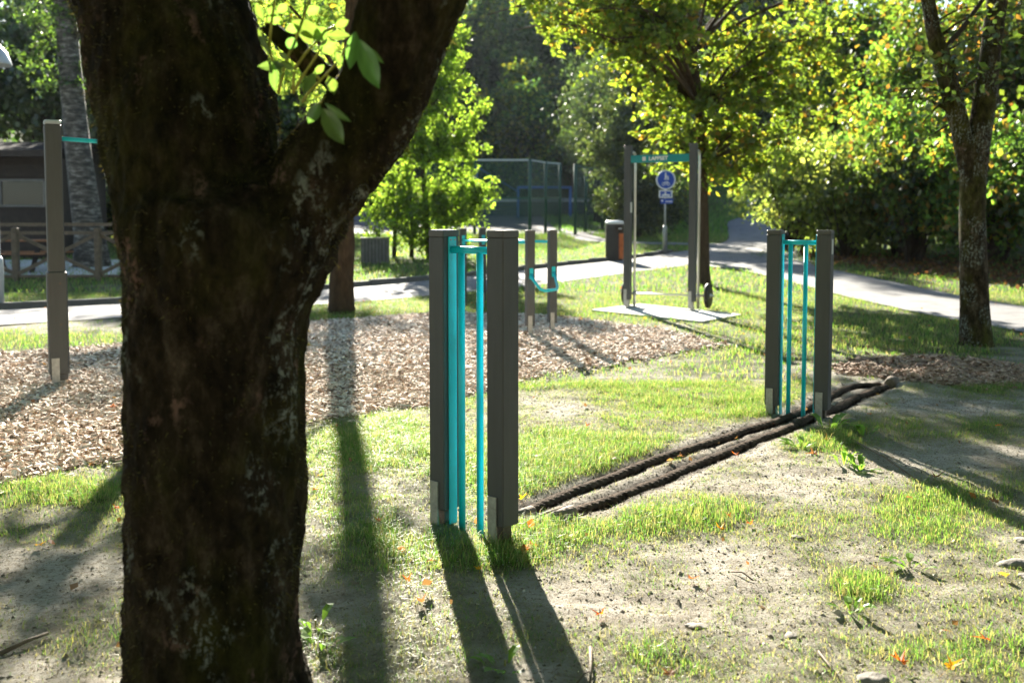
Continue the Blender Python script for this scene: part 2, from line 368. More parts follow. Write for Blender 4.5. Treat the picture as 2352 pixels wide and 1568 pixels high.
class MB:
    """collects shapes; build() makes one mesh object"""
    def __init__(s): s.v = []; s.f = []
    def box(s, c, size, rot=None, taper=1.0, bev=0.0):
        i = len(s.v); c = Vector(c); hx, hy, hz = [q/2 for q in size]
        if bev > 0:
            rings = [(-hz, 1-bev/hx*1, 1-bev/hy), (-hz+bev, 1, 1), (hz-bev, taper, taper), (hz, taper*(1-bev/hx), taper*(1-bev/hy))]
            b = bev
            for zz, fx, fy in rings:
                x, y = hx*fx, hy*fy
                for px_, py_ in ((-x+b,-y),(x-b,-y),(x,-y+b),(x,y-b),(x-b,y),(-x+b,y),(-x,y-b),(-x,-y+b)):
                    p = Vector((px_, py_, zz)); s.v.append(tuple(c + (rot @ p if rot else p)))
            for k in range(3):
                for j in range(8): s.f.append((i+k*8+j, i+k*8+(j+1)%8, i+k*8+8+(j+1)%8, i+k*8+8+j))
            s.f.append(tuple(i+7-j for j in range(8))); s.f.append(tuple(i+24+j for j in range(8)))
            return s
        for zz, t in ((-hz, 1), (hz, taper)):
            for x, y in ((-hx,-hy),(hx,-hy),(hx,hy),(-hx,hy)):
                p = Vector((x*t, y*t, zz)); s.v.append(tuple(c + (rot @ p if rot else p)))
        for q in ((3,2,1,0),(4,5,6,7),(0,1,5,4),(1,2,6,5),(2,3,7,6),(3,0,4,7)): s.f.append(tuple(i+k for k in q))
        return s
    def bar(s, a, b, w, h, up=(0,0,1)):
        a, b = Vector(a), Vector(b); d = (b-a); L = d.length; d.normalize(); u = Vector(up)
        x = d.cross(u)
        if x.length < 1e-4: x = Vector((1,0,0))
        x.normalize(); y = x.cross(d).normalized()
        m = Matrix((x, d, y)).transposed()
        return s.box((a+b)/2, (w, L, h), m)
    def tube(s, pts, r, sides=10, caps=True):
        pts = [Vector(p) for p in pts]; n = len(pts); i = len(s.v)
        rr = r if isinstance(r, (list, tuple, np.ndarray)) else [r]*n
        t0 = (pts[1]-pts[0]).normalized(); ref = Vector((0,0,1)) if abs(t0.z) < .9 else Vector((1,0,0))
        for k in range(n):
            t = (pts[min(k+1, n-1)] - pts[max(k-1, 0)]).normalized()
            x = ref - t*ref.dot(t)
            if x.length < 1e-4: x = Vector((1,0,0)) - t*t.x
            x.normalize(); ref = x; y = t.cross(x)
            for j in range(sides):
                a = 2*math.pi*j/sides; s.v.append(tuple(pts[k] + (x*math.cos(a) + y*math.sin(a))*rr[k]))
        for k in range(n-1):
            for j in range(sides):
                s.f.append((i+k*sides+j, i+k*sides+(j+1)%sides, i+(k+1)*sides+(j+1)%sides, i+(k+1)*sides+j))
        if caps:
            s.f.append(tuple(i+sides-1-j for j in range(sides))); s.f.append(tuple(i+(n-1)*sides+j for j in range(sides)))
        return s
    def lathe(s, c, prof, axis=(0,0,1), sides=24):
        c = Vector(c); q = Vector((0,0,1)).rotation_difference(Vector(axis)); i = len(s.v); n = len(prof)
        for r, z in prof:
            for j in range(sides):
                a = 2*math.pi*j/sides; s.v.append(tuple(c + q @ Vector((r*math.cos(a), r*math.sin(a), z))))
        for k in range(n-1):
            for j in range(sides):
                s.f.append((i+k*sides+j, i+k*sides+(j+1)%sides, i+(k+1)*sides+(j+1)%sides, i+(k+1)*sides+j))
        s.f.append(tuple(i+sides-1-j for j in range(sides))); s.f.append(tuple(i+(n-1)*sides+j for j in range(sides)))
        return s
    def poly(s, pts, n, thick):
        """flat polygon (3D points) with thickness along normal n"""
        i = len(s.v); k = len(pts); n = Vector(n)*thick
        for p in pts: s.v.append(tuple(p))
        for p in pts: s.v.append(tuple(Vector(p)+n))
        s.f.append(tuple(i+k-1-j for j in range(k))); s.f.append(tuple(i+k+j for j in range(k)))
        for j in range(k): s.f.append((i+j, i+(j+1)%k, i+k+(j+1)%k, i+k+j))
        return s
    def mesh(s, name, smooth=False):
        me = bpy.data.meshes.new(name); me.from_pydata(s.v, [], s.f); me.update()
        if smooth:
            me.polygons.foreach_set('use_smooth', [len(p.vertices) == 4 for p in me.polygons])
        return me
    def build(s, name, material, parent=None, smooth=False, loc=None):
        return link(name, s.mesh(name, smooth), material, parent, loc)

# ================================================================= THE SETTING
def axis_lines(a, b, fine, lo, hi, grow=1.22):
    core = list(np.arange(a, b + 1e-6, fine)); up = []; s = fine; p = core[-1]
    while p < hi: s *= grow; s = min(s, 40); p += s; up.append(p)
    dn = []; s = fine; p = core[0]
    while p > lo: s *= grow; s = min(s, 40); p -= s; dn.append(p)
    return np.array(dn[::-1] + core + up)
xs = axis_lines(-3.4, 4.0, .03, -420, 420, 1.12); ys = axis_lines(2.6, 9.0, .03, -120, 900, 1.06)
X, Y = np.meshgrid(xs, ys); Z = gz(X, Y)
dens = grass_density(X, Y)
rd = np.minimum(dist_poly(X, Y, rope_a), dist_poly(X, Y, rope_b))
soil = np.clip(1.5*np.exp(-(rd/(.05+.05*fbm(X*4,Y*4,63)))**2), 0, 1)
bedm = bedmask(X, Y).astype(float)
far = sstep(18, 24, Y)
cols = np.stack([np.maximum(dens, far*.8), soil, bedm], -1).reshape(-1, 3)
nx, ny = len(xs), len(ys)
idx = np.arange(nx*ny).reshape(ny, nx)
faces = np.stack([idx[:-1,:-1], idx[:-1,1:], idx[1:,1:], idx[1:,:-1]], -1).reshape(-1, 4)
g = link('ground', npmesh('ground', np.stack([X, Y, Z], -1).reshape(-1, 3), faces, cols, True), 'ground')
g['kind'] = 'structure'; g['label'] = 'sandy ground with patchy worn grass'

def strip(name, line, half, off, material, extra=None):
    L = np.asarray(line); t = np.gradient(L, axis=0); t /= np.linalg.norm(t, axis=1)[:, None]; nrm = np.stack([-t[:,1], t[:,0]], -1)
    k = 9; v = []; 
    for j, s in enumerate(np.linspace(-1, 1, k)):
        hw = half + .05*(fbm(L[:,0]*1.5, L[:,1]*1.5, 50 + (j > 4)) - .5)*2
        p = L + nrm*(s*hw)[:, None] if np.ndim(hw) else L + nrm*s*hw
        v.append(np.column_stack([p, slope(p[:,0], p[:,1]) + off + .02*(1-s*s)]))
    v = np.array(v); n = len(L); idx = np.arange(k*n).reshape(k, n)
    f = np.stack([idx[:-1,:-1], idx[:-1,1:], idx[1:,1:], idx[1:,:-1]], -1).reshape(-1, 4)[:, ::-1]
    o = link(name, npmesh(name, v.reshape(-1, 3), f, None, True), material); o['kind'] = 'structure'; return o
strip('path', main_l, 1.2, .014, 'asphalt')['label'] = 'grey asphalt footpath crossing the park from the left and climbing away'
strip('path', right_l, 1.05, .020, 'asphalt')['label'] = 'sunlit asphalt path branching towards the forked tree'
strip('path', back_l, .55, .024, 'asphalt')['label'] = 'narrow asphalt path behind the litter bin'
# junction widening
jp = [(3.6,27.2),(5.4,24.0),(5.85,21),(6.6,22.5),(7.6,25),(8.2,28),(9.4,33),(8.9,36),(7.2,34.8),(6.0,32.2)]
mb = MB(); mb.v = [(x, y, float(slope(x, y)) + .030) for x, y in jp]; mb.f = [tuple(range(len(jp)))]
jn = mb.build('path', 'asphalt'); jn['kind'] = 'structure'; jn['label'] = 'sunlit asphalt where the paths meet'

# kerb stones along the far side of the main path
kerb_root = bpy.data.objects.new('kerb', None); col.objects.link(kerb_root); kerb_root['kind'] = 'structure'; kerb_root['label'] = 'low dark kerb on the far side of the path'
seg = [(p, q) for p, q in zip(main_l[:-1], main_l[1:])]
acc = []; step = 1.0
pl = main_l; t = np.gradient(pl, axis=0); t /= np.linalg.norm(t, axis=1)[:, None]; off = pl + np.stack([-t[:,1], t[:,0]], -1)*1.30
dl = np.concatenate([[0], np.cumsum(np.linalg.norm(np.diff(off, axis=0), axis=1))])
kmesh = MB().box((0,0,0), (.985,.11,.24), bev=.012).mesh('kerb_stone'); kmesh.materials.append(MATS['kerb'])
for s in np.arange(14, dl[-1], 1.0):
    x = np.interp(s, dl, off[:,0]); y = np.interp(s, dl, off[:,1]); x2 = np.interp(s+.5, dl, off[:,0]); y2 = np.interp(s+.5, dl, off[:,1])
    if y > 30.6 or y < 6: continue
    o = link('kerb_stone', kmesh, None, kerb_root); o.location = (x, y, float(slope(x, y)) - .01 + R.uniform(-.012, .012)); o.rotation_euler = (0, 0, math.atan2(y2-y, x2-x) + R.uniform(-.012, .012))

# concrete pad under the lifting frame
pad = [G(1358,716), G(1612,743), G(1703,727), G(1470,702)]
mb = MB(); top = [Vector((p.x, p.y, float(slope(p.x, p.y)) + .035)) for p in pad]; mb.poly([p - Vector((0,0,.12)) for p in top], (0,0,1), .12)
o = mb.build('concrete_pad', 'concrete'); o['kind'] = 'structure'; o['label'] = 'pale concrete pad under the lifting frame'

# pitch
pk = [(-16,42.5),(6.2,42.5),(7.5,75),(-16,75)]; gx = np.linspace(-16, 6.5, 12); gy = np.linspace(42.0, 74, 18)
PX, PY = np.meshgrid(gx, gy); idx = np.arange(PX.size).reshape(PX.shape)
f = np.stack([idx[:-1,:-1], idx[:-1,1:], idx[1:,1:], idx[1:,:-1]], -1).reshape(-1, 4)
o = link('sports_pitch', npmesh('sports_pitch', np.stack([PX, PY, slope(PX, PY)+.05], -1).reshape(-1,3), f), 'pitch'); o['kind'] = 'structure'; o['label'] = 'dark hard surface of the sports pitch'

# ---------------------------------------------------------------- grass
def blades(name, xy, h, w, palette, label, lean=.55, seed=1, segs=2):
    rng = np.random.default_rng(seed); n = len(xy); x, y = xy[:,0], xy[:,1]; z = gz(x, y)
    az = rng.uniform(0, 2*np.pi, n); dx, dy = np.cos(az), np.sin(az); ln = rng.uniform(.1, 1, n)*lean*h
    sx, sy = -dy*w/2, dx*w/2
    base = np.stack([x, y, z - .004], -1); w = w*np.ones(n); D = np.stack([dx, dy, np.zeros(n)], -1); S = np.stack([sx, sy, np.zeros(n)], -1)
    sg = rng.normal(0, .25, n)[:,None]*h[:,None]*np.stack([-dy, dx, np.zeros(n)], -1); mid = base + D*(ln*.42)[:,None] + sg*.5 + np.array([0,0,1])*(h*.68)[:,None]; tip = base + D*(ln*1.25)[:,None] + sg*1.6 + np.array([0,0,1])*(h*(1 - .30*(ln/(lean*h + 1e-6))))[:,None]
    v = np.stack([base-S, base+S, mid-S*.75, mid+S*.75, tip], 1).reshape(-1, 3)
    b = np.arange(n)[:,None]*5
    f = np.concatenate([b+np.array([[0,1,3]]), b+np.array([[0,3,2]]), b+np.array([[2,3,4]])], 1).reshape(-1, 3)
    pal = np.array(palette); ci = pal[rng.integers(0, len(pal), n)]*rng.uniform(.75, 1.25, (n,1))
    c = np.repeat(ci[:,None,:], 5, 1); c = c.reshape(-1, 3)
    o = link(name, npmesh(name, v, f, c), 'grass'); o['kind'] = 'stuff'; o['label'] = label; o['category'] = 'grass'
    return o
GREEN = [(.085,.19,.024),(.10,.21,.03),(.13,.22,.04),(.065,.15,.022),(.18,.22,.06)]
DRY = [(.24,.24,.08),(.28,.25,.11),(.18,.22,.05),(.15,.21,.035),(.30,.27,.14)]
def scatter(n, x0, x1, y0, y1, rng, pw=1.3, keep=None):
    x = rng.uniform(x0, x1, n); y = rng.uniform(y0, y1, n)
    px, py = project(x, y, slope(x, y)); ok = (px > -150) & (px < W+150) & (py < H+120)
    x, y = x[ok], y[ok]; d = grass_density(x, y)
    k = rng.uniform(0, 1, len(x)) < d**pw
    x, y, d = x[k], y[k], d[k]
    k = ~pathmask(x, y, .02)
    return np.stack([x[k], y[k]], -1), d[k]
rng = np.random.default_rng(3)
xy, d = scatter(900000, -3.2, 4.6, 2.7, 8.5, rng)
lush = d + .5*(fbm(xy[:,0]*3, xy[:,1]*3, 77) - .5)
h = (.012 + .034*np.clip(lush, 0, 1)**2)*rng.lognormal(-.1, .42, len(d)).clip(.3, 2.2); sel = lush > .62
blades('grass', xy[sel], h[sel], rng.uniform(.0012, .0032, sel.sum()), GREEN + DRY[:2], 'lush green grass tufts growing through the sand', seed=5, lean=1.0)
blades('grass', xy[~sel], h[~sel], rng.uniform(.0010, .0026, (~sel).sum()), DRY + GREEN[:2], 'short thin yellowish grass on the worn sand', seed=6, lean=1.5)
# dead thatch and dry stalks lying on the sand
x = rng.uniform(-3.2, 4.6, 150000); y = rng.uniform(2.7, 8.5, 150000); px, py = project(x, y, 0*x); k = (px > -60) & (px < W+60) & (py < H+80) & ~bedmask(x, y); x, y = x[k], y[k]; k = rng.uniform(0, 1, len(x)) < .15 + .85*fbm(x*1.7, y*1.7, 91)**1.6; x, y = x[k], y[k]
blades('thatch', np.stack([x, y], -1), rng.uniform(.004, .011, len(x)), rng.uniform(.0012, .003, len(x)), [(.30,.24,.15),(.22,.16,.09),(.13,.09,.05),(.38,.33,.22),(.08,.055,.03)], 'dead grass stalks and thatch lying on the sand', seed=7, lean=5.0)
xy, d = scatter(190000, -11, 12, 8.5, 18.5, rng)
k = np.ones(len(xy), bool); pd_ = [(p.x, p.y) for p in pad]; k &= ~inpoly(xy[:,0], xy[:,1], pd_)
xy, d = xy[k], d[k]
h = (.025 + .05*d**2)*rng.uniform(.5, 1.3, len(d))
blades('grass', xy, h, rng.uniform(.003, .008, len(d)), GREEN + DRY[:3], 'sunlit lawn between the chip beds and the path', seed=8, lean=1.0)
xy, d = scatter(110000, -17, 16, 18.5, 42, rng)
h = (.05 + .10*fbm(xy[:,0]*.6, xy[:,1]*.6, 21)**1.5)*rng.uniform(.5, 1.5, len(d)); h *= 1 + 1.2*sstep(36, 40, xy[:,1])
blades('grass', xy, h, rng.uniform(.010, .02, len(d)), GREEN + DRY[:1], 'rougher grass on the lawn beyond the path', seed=9)
xy, d = scatter(26000, 2, 26, 42, 75, rng)
blades('grass', xy, rng.uniform(.1, .3, len(d)), rng.uniform(.03, .05, len(d)), GREEN[:4], 'shaded grassy bank beside the far road', seed=10)

# ---------------------------------------------------------------- wood chips
def chips(n, seed, ylo, yhi, s):
    rng = np.random.default_rng(seed); x = rng.uniform(-9.5, 9.5, n); y = rng.uniform(ylo, yhi, n)
    px, py = project(x, y, slope(x, y)); m_ = (px > -120) & (px < W+120); x, y = x[m_], y[m_]
    ed = bedmask(x, y); strag = bedmask(x + rng.normal(0, .12, len(x)), y + rng.normal(0, .18, len(x))) & (rng.uniform(0,1,len(x)) < .35)
    m_ = ed | strag; x, y = x[m_], y[m_]; n = len(x)
    L = s*rng.uniform(.5, 1.4, n); Wd = L*rng.uniform(.25, .6, n); T = rng.uniform(.004, .009, n)
    az = rng.uniform(0, 2*np.pi, n); el = rng.normal(0, .3, n); ro = rng.normal(0, .35, n)
    d = np.stack([np.cos(az)*np.cos(el), np.sin(az)*np.cos(el), np.sin(el)], -1)
    sd = np.stack([-np.sin(az), np.cos(az), np.zeros(n)], -1); up = np.cross(d, sd)
    sd2 = sd*np.cos(ro)[:,None] + up*np.sin(ro)[:,None]; up2 = np.cross(d, sd2)
    c = np.stack([x, y, gz(x, y) + rng.uniform(.002, .03, n)], -1)
    a = d*L[:,None]/2; b = sd2*Wd[:,None]/2; t = up2*T[:,None]
    v = np.stack([c-a-b, c-a*.9+b, c+a+b*.8, c+a*.92-b, c-a*.9+t, c+a*.9+t], 1).reshape(-1, 3)
    q = np.arange(n)[:,None]*6
    f = np.concatenate([q+np.array([[0,3,5]]), q+np.array([[0,5,4]]), q+np.array([[1,4,5]]), q+np.array([[1,5,2]]), q+np.array([[0,4,1]]), q+np.array([[3,2,5]])], 1).reshape(-1, 3)
    pal = np.array([(.76,.64,.53),(.68,.54,.43),(.82,.73,.63),(.56,.42,.32),(.36,.24,.16),(.72,.59,.48),(.80,.70,.60)])
    cc = pal[rng.integers(0, len(pal), n)]*rng.uniform(.75, 1.2, (n,1)); cc[(x > 2.75) & (y < 11.5)] *= np.array([.5,.42,.36]); cc = np.repeat(cc[:,None,:], 6, 1).reshape(-1, 3)  # right-hand bed darkened: its shade and brown litter are mixed into the chip colour
    o = link('wood_chips', npmesh('wood_chips', v, f, cc), 'wood_chip'); o['kind'] = 'stuff'; o['category'] = 'wood chips'
    return o
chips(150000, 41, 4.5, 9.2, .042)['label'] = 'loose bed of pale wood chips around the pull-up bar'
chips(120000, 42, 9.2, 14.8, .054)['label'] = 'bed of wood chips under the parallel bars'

# ================================================================= LEAVES, TREES
def leaf_verts(P, size, rng, up=.7, droop=0.0, aspect=.55):
    n = len(P); nr = rng.normal(0, 1, (n,3)); nr /= np.linalg.norm(nr, axis=1)[:,None]; nr = nr + np.array([0,0,up]); nr /= np.linalg.norm(nr, axis=1)[:,None]
    a = rng.normal(0, 1, (n,3)); a[:,2] -= droop; a -= nr*(a*nr).sum(1)[:,None]; a /= np.linalg.norm(a, axis=1)[:,None]
    b = np.cross(nr, a); s = size[:,None]
    return np.stack([P, P + a*s*.45 + b*s*aspect*.5 - nr*s*.06, P + a*s, P + a*s*.5 - b*s*aspect*.5 - nr*s*.06], 1).reshape(-1, 3)
def leaf_mesh(name, P, size, palette, rng, up=.7, droop=0., aspect=.8, clump=None, weights=None):
    n = len(P); v = leaf_verts(P, size, rng, up, droop, aspect); q = np.arange(n)[:,None]*4
    f = np.concatenate([q+np.array([[0,1,2]]), q+np.array([[0,2,3]])], 1).reshape(-1, 3)
    pal = np.array(palette); ci = rng.choice(len(pal), n, p=weights)
    cc = pal[ci]*rng.uniform(.7, 1.3, (n,1))
    if clump is not None: cc = cc*clump[:,None]
    return npmesh(name, v, f, np.repeat(cc[:,None,:], 4, 1).reshape(-1, 3))
def clump_points(rng, n_cl, per, rad, cl_r, bottom=-.75, shell=.45):
    """clump centres in a lumpy ellipsoid, leaves gaussian around each"""
    C = []
    while len(C) < n_cl:
        d = rng.normal(0, 1, 3); d /= np.linalg.norm(d)
        if d[2] < bottom: continue
        r = rng.uniform(shell, 1.0)**.6*(.72 + .75*mnoise.noise(Vector(d*2.1) + Vector((rad[0]*7.1, n_cl, 3))))
        C.append(d*r*np.array(rad))
    C = np.array(C); k = np.clip(rng.poisson(per, n_cl), 4, None)
    ci = np.repeat(np.arange(n_cl), k); P = C[ci] + rng.normal(0, 1, (k.sum(),3))*np.array([cl_r, cl_r, cl_r*.55])
    shade = rng.uniform(.7, 1.3, n_cl)[ci]
    return P, shade, C
PAL_GREEN = [(.055,.105,.018),(.07,.13,.02),(.09,.15,.025),(.045,.085,.018)]
PAL_MAPLE = [(.14,.24,.028),(.18,.27,.033),(.23,.26,.03),(.11,.20,.025),(.27,.19,.025),(.085,.15,.022)]
PAL_AUT = [(.07,.13,.02),(.095,.16,.022),(.15,.165,.022),(.19,.11,.02),(.055,.095,.016),(.12,.185,.025),(.06,.11,.02),(.045,.08,.015)]
PAL_DARK = [(.03,.055,.016),(.04,.07,.02),(.025,.045,.015),(.055,.08,.02)]
PAL_FAR = [(.035,.065,.022),(.05,.085,.024),(.028,.055,.024),(.065,.09,.022)]
PAL_CON = [(.02,.04,.018),(.028,.05,.02),(.018,.034,.016)]

def limb_paths(rng, start, ends, r0, wob=.12, n=7, r1=.15):
    """curved tapered branches from start to each end"""
    out = []
    for e in ends:
        s = np.array(start, float); e = np.array(e, float); L = np.linalg.norm(e-s); pts = []; rad = []
        o1 = rng.normal(0, wob*L, 3); sag = np.array([0,0,.12*L])
        for k in range(n):
            t = k/(n-1); pts.append(s + (e-s)*t + o1*math.sin(math.pi*t)*.5 + sag*math.sin(math.pi*t)); rad.append(r0*(1-t) + r0*r1*t)
        out.append((pts, rad))
    return out
def wood(name, paths, material, parent, sides=8):
    mb = MB()
    for pts, rad in paths: mb.tube(pts, rad, sides, caps=False)
    return mb.build(name, material, parent, True)

# --- shared crowns
def crown_variant(name, seed, n_cl, per, rad, cl_r, leaf, palette, mat_, bottom=-.75, shell=.4, up=.6, weights=None):
    rng = np.random.default_rng(seed); P, sh, C = clump_points(rng, n_cl, per, rad, cl_r, bottom, shell)
    me = leaf_mesh(name, P, leaf*rng.uniform(.6, 1.3, len(P)), palette, rng, up=up, clump=sh, weights=weights); me.materials.append(MATS[mat_])
    mb = MB(); r = np.random.default_rng(seed+1)
    for c in C[:: max(1, len(C)//34)]:
        for pts, rd_ in limb_paths(r, (0, 0, -rad[2]*.9), [c], .012*rad[2] + .012, .08, 5): mb.tube(pts, rd_, 5, caps=False)
    bm_ = mb.mesh(name + '_branches', True); bm_.materials.append(MATS['twig'])
    return me, bm_, rad
MID = [crown_variant('crown', 100+i, 120, 78, (1.9, 1.9, 2.6), .30, .135, pal, 'leaf_thin', shell=.3) for i, pal in enumerate((PAL_AUT, PAL_GREEN, PAL_AUT + PAL_MAPLE[:2]))]
DARKV = [crown_variant('crown', 120+i, 110, 80, (2.0, 2.0, 2.9), .36, .15, pal, 'leaf_glossy', shell=.2) for i, pal in enumerate((PAL_DARK, PAL_DARK + PAL_AUT[:2]))]
SHRUB = [crown_variant('crown', 140+i, 85, 62, (1.35, 1.35, 1.45), .20, .115, pal, 'leaf_thin', bottom=-.95, shell=.2) for i, pal in enumerate((PAL_AUT, [(.15,.22,.05),(.19,.26,.06),(.12,.18,.04),(.23,.27,.07)], PAL_DARK + PAL_AUT))]
FARV = [crown_variant('crown', 160+i, 130, 42, (3.0, 3.0, 5.2), .62, .42, pal, 'leaf_far', bottom=-1.0, shell=.35) for i, pal in enumerate((PAL_FAR, PAL_FAR + PAL_AUT[1:3], PAL_DARK))]
def conifer_variant(seed):
    rng = np.random.default_rng(seed); P = []; n = 5200; h = 13.0
    t = rng.uniform(0, 1, n)**.8; lay = np.round(t*26)/26 + rng.normal(0, .008, n); rad = (1 - lay)*2.6*(.8 + .3*np.sin(lay*57)) + .15
    az = rng.uniform(0, 2*np.pi, n); az = np.round(az*5)/5 + rng.normal(0, .08, n); r = rad*rng.uniform(.15, 1, n)**.6
    P = np.stack([np.cos(az)*r, np.sin(az)*r, (lay - .5)*h - r*.28], -1)
    me = leaf_mesh('crown', P, .5*rng.uniform(.6, 1.3, n), PAL_CON, rng, up=.9, droop=.5, aspect=.4); me.materials.append(MATS['leaf_far'])
    return me, None, (2.6, 2.6, 6.5)
CON = [conifer_variant(181), conifer_variant(182)]

def simple_tree(name, label, cat, x, y, variant, clear, sc=(1,1,1), rz=None, group=None, tr=.12, bark='bark', stems=1, z=None):
    z0 = float(slope(x, y)) if z is None else z
    t = thing(name, label, cat, (x, y, z0), R.uniform(0, 6.28) if rz is None else rz, group)
    me, br, rad = variant
    cz = clear + rad[2]*sc[2]*.92
    c = link('crown', me, None, t); c.location = (0, 0, cz); c.scale = sc; c.rotation_euler = (0, 0, R.uniform(0, 6.28))
    if br:
        b = link('branches', br, None, t); b.location = (0, 0, cz); b.scale = sc; b.rotation_euler = c.rotation_euler
    mb = MB(); top = cz + rad[2]*sc[2]*(.5 if br else .95)
    for s in range(stems):
        a = R.uniform(0, 6.28); q = 0 if stems == 1 else R.uniform(.15, .35); e = 0 if stems == 1 else R.uniform(.4, .9)*sc[0]
        n = 9; pts = []; rr = []
        for k in range(n):
            u = k/(n-1); pts.append((math.cos(a)*(q + e*u) + .09*math.sin(u*5 + a)*u*2, math.sin(a)*(q + e*u) + .07*math.cos(u*4 + a)*u*2, -.15 + (top + .15)*u)); rr.append(tr*(1 + .5*math.exp(-u*14))*(1 - .8*u))
        mb.tube(pts, rr, 8, caps=False)
    mb.build('trunk', bark, t, True)
    return t

# ================================================================= OBJECTS
# ---- exercise gates
def make_post(parent, x, w=.10, h=1.35, foot=.085, shoe=True, y=0.0, plate_side=-1):
    p = MB().box((x, y, foot + (h-.03-foot)/2), (w, w, h-.03-foot), bev=.0055).build('post', 'cladding', parent)
    MB().box((x, y, h-.0165), (w+.0008, w+.0008, .033), bev=.0045).build('cap', 'cap', p)
    if shoe:
        s = MB(); s.box((x, y, foot/2-.03), (w*.52, w*.52, foot+.10)); s.build('foot', 'steel_dark', p)
        s = MB(); s.box((x - w*.12, y + plate_side*(w/2+.0035), foot/2+.055), (w*.5, .007, foot+.115+.03)); s.build('foot_plate', 'galvanised', p)
    return p
def exercise_gate(label, pa, pb, sticker=False):
    c = (pa + pb)/2; L = (pb - pa).length; rz = math.atan2(pb.y - pa.y, pb.x - pa.x)
    t = thing('exercise_gate', label, 'exercise gate', (c.x, c.y, gzf(c.x, c.y) - .005), rz, 'grey and teal exercise gates')
    for x in (-L/2, L/2): make_post(t, x)
    ix = L/2 - .05
    for s in (-1, 1):
        pl = MB().box((s*(ix - .005), 0, .67), (.009, .048, 1.30), bev=.003).build('side_plate', 'teal', t)
        for dy in (-.012, .012):
            MB().lathe((s*(ix-.0098), dy, 1.306), [(.0035, 0), (.0035, .003)], (-s, 0, 0), 8).build('screw', 'galvanised', pl)
    MB().tube([(-ix+.010, 0, 1.262), (ix-.010, 0, 1.262)], .016, 14).build('top_rail', 'teal', t, True)
    for fx in (-.52, .34):
        MB().tube([(ix*fx, 0, -.03), (ix*fx, 0, 1.251)], .0155, 14).build('upright_bar', 'teal', t, True)
    if sticker:
        p = [o for o in t.children if o.name.startswith('post')][1]
        s = MB().box((L/2 + .0512, -.004, 1.235), (.0022, .042, .105)).build('sticker', 'white_label', p)
        MB().box((L/2 + .0528, -.004, 1.248), (.0012, .026, .02)).build('print', 'bin_orange', s) if False else None
    return t
ga, gb = G(1022,1200), G(1155,1241)
exercise_gate('grey two-post gate with teal bars nearest the camera beside the mossy trunk', ga, gb)
gc, gd = G(1775,945), G(1888,956)
exercise_gate('farther grey two-post gate with teal bars where the buried ropes pass', gc, gd, True)

# ---- parallel bars
pc, pdv = G(1217,772), G(1268,762)
pA = Vector((-.75, 15.2, 0)); sep_ = pdv - pc
posts4 = [pc, pdv, pA, pA + sep_*1.0]
t = thing('parallel_bars', 'grey four-post parallel bars with teal handle in the chip bed', 'parallel bars', (pc.x, pc.y, 0), 0)
rz = math.atan2(pA.y - pc.y, pA.x - pc.x) - math.pi/2
for p in posts4:
    po = make_post(t, 0, h=1.27, foot=.12); po.location = (p.x - pc.x, p.y - pc.y, gzf(p.x, p.y)); po.rotation_euler = (0, 0, rz)
for a, b in ((posts4[0], posts4[2]), (posts4[1], posts4[3])):
    a, b = a - pc, b - pc; d = (b-a).normalized()
    MB().tube([a + d*.06 + Vector((0,0,1.155)), b - d*.06 + Vector((0,0,1.155))], .017, 10).build('bar', 'teal', t, True)
    for q, s in ((a, 1), (b, -1)):
        MB().bar(q + d*s*.055 + Vector((0,0,1.08)), q + d*s*.055 + Vector((0,0,1.23)), .05, .008, up=d).build('bracket', 'teal', t)
dperp = Vector((math.cos(rz), math.sin(rz), 0)); toward = -(posts4[2]-pc).normalized()
h1 = Vector((0,0,.78)); qa = Vector((0,0,0)); qb = posts4[1] - pc
pts = [qa + toward*.055 + h1, qa + toward*.12 + h1 - Vector((0,0,.06)), qa + toward*.30 + h1 - Vector((0,0,.17)) + sep_*.12, qa + toward*.36 + h1 - Vector((0,0,.19)) + sep_*.25,
       qb + toward*.36 + h1 - Vector((0,0,.19)) - sep_*.25, qb + toward*.30 + h1 - Vector((0,0,.17)) - sep_*.12, qb + toward*.12 + h1 - Vector((0,0,.06)), qb + toward*.055 + h1]
hd = MB().tube(pts, .017, 10).build('handle', 'teal', t, True)
for q in (qa, qb): MB().bar(q + toward*.056 + h1 - Vector((0,0,.06)), q + toward*.056 + h1 + Vector((0,0,.07)), .045, .01, up=toward).build('bracket', 'teal', hd)

# ---- pull-up bar
p1 = G(137,886); p2 = Vector((-2.72, 9.35, 0))
t = thing('pull_up_bar', 'tall grey pull-up bar post with teal crossbar left of the mossy trunk', 'pull-up bar', (p1.x, p1.y, 0), 0)
rz = math.radians(28)
for p in (p1, p2):
    b0 = MB(); b0.box((0,0,1.11), (.13,.13,2.12), bev=.01); po = b0.build('post', 'cladding', t)
    MB().box((0,0,2.187), (.131,.131,.034), bev=.008).build('cap', 'lamp_grey', po)
    sl = MB().box((0,0,.53), (.155,.155,.86), bev=.012).build('sleeve', 'cladding', po)
    for zz in (.86, .52): MB().lathe((.02, -.0775, zz), [(.011, 0), (.011, .006)], (0,-1,0), 10).build('bolt', 'steel_dark', sl)
    MB().box((0,0,.02), (.09,.09,.22)).build('foot', 'galvanised', po)
    MB().box((-.03,-.081,.14), (.06,.008,.20)).build('foot_plate', 'galvanised', po)
    po.location = (p.x - p1.x, p.y - p1.y, gzf(p.x, p.y)); po.rotation_euler = (0, 0, rz)
MB().tube([Vector((.06,.03,2.09)), p2 - p1 + Vector((-.06,-.03,2.09))], .018, 12).build('crossbar', 'teal', t, True)

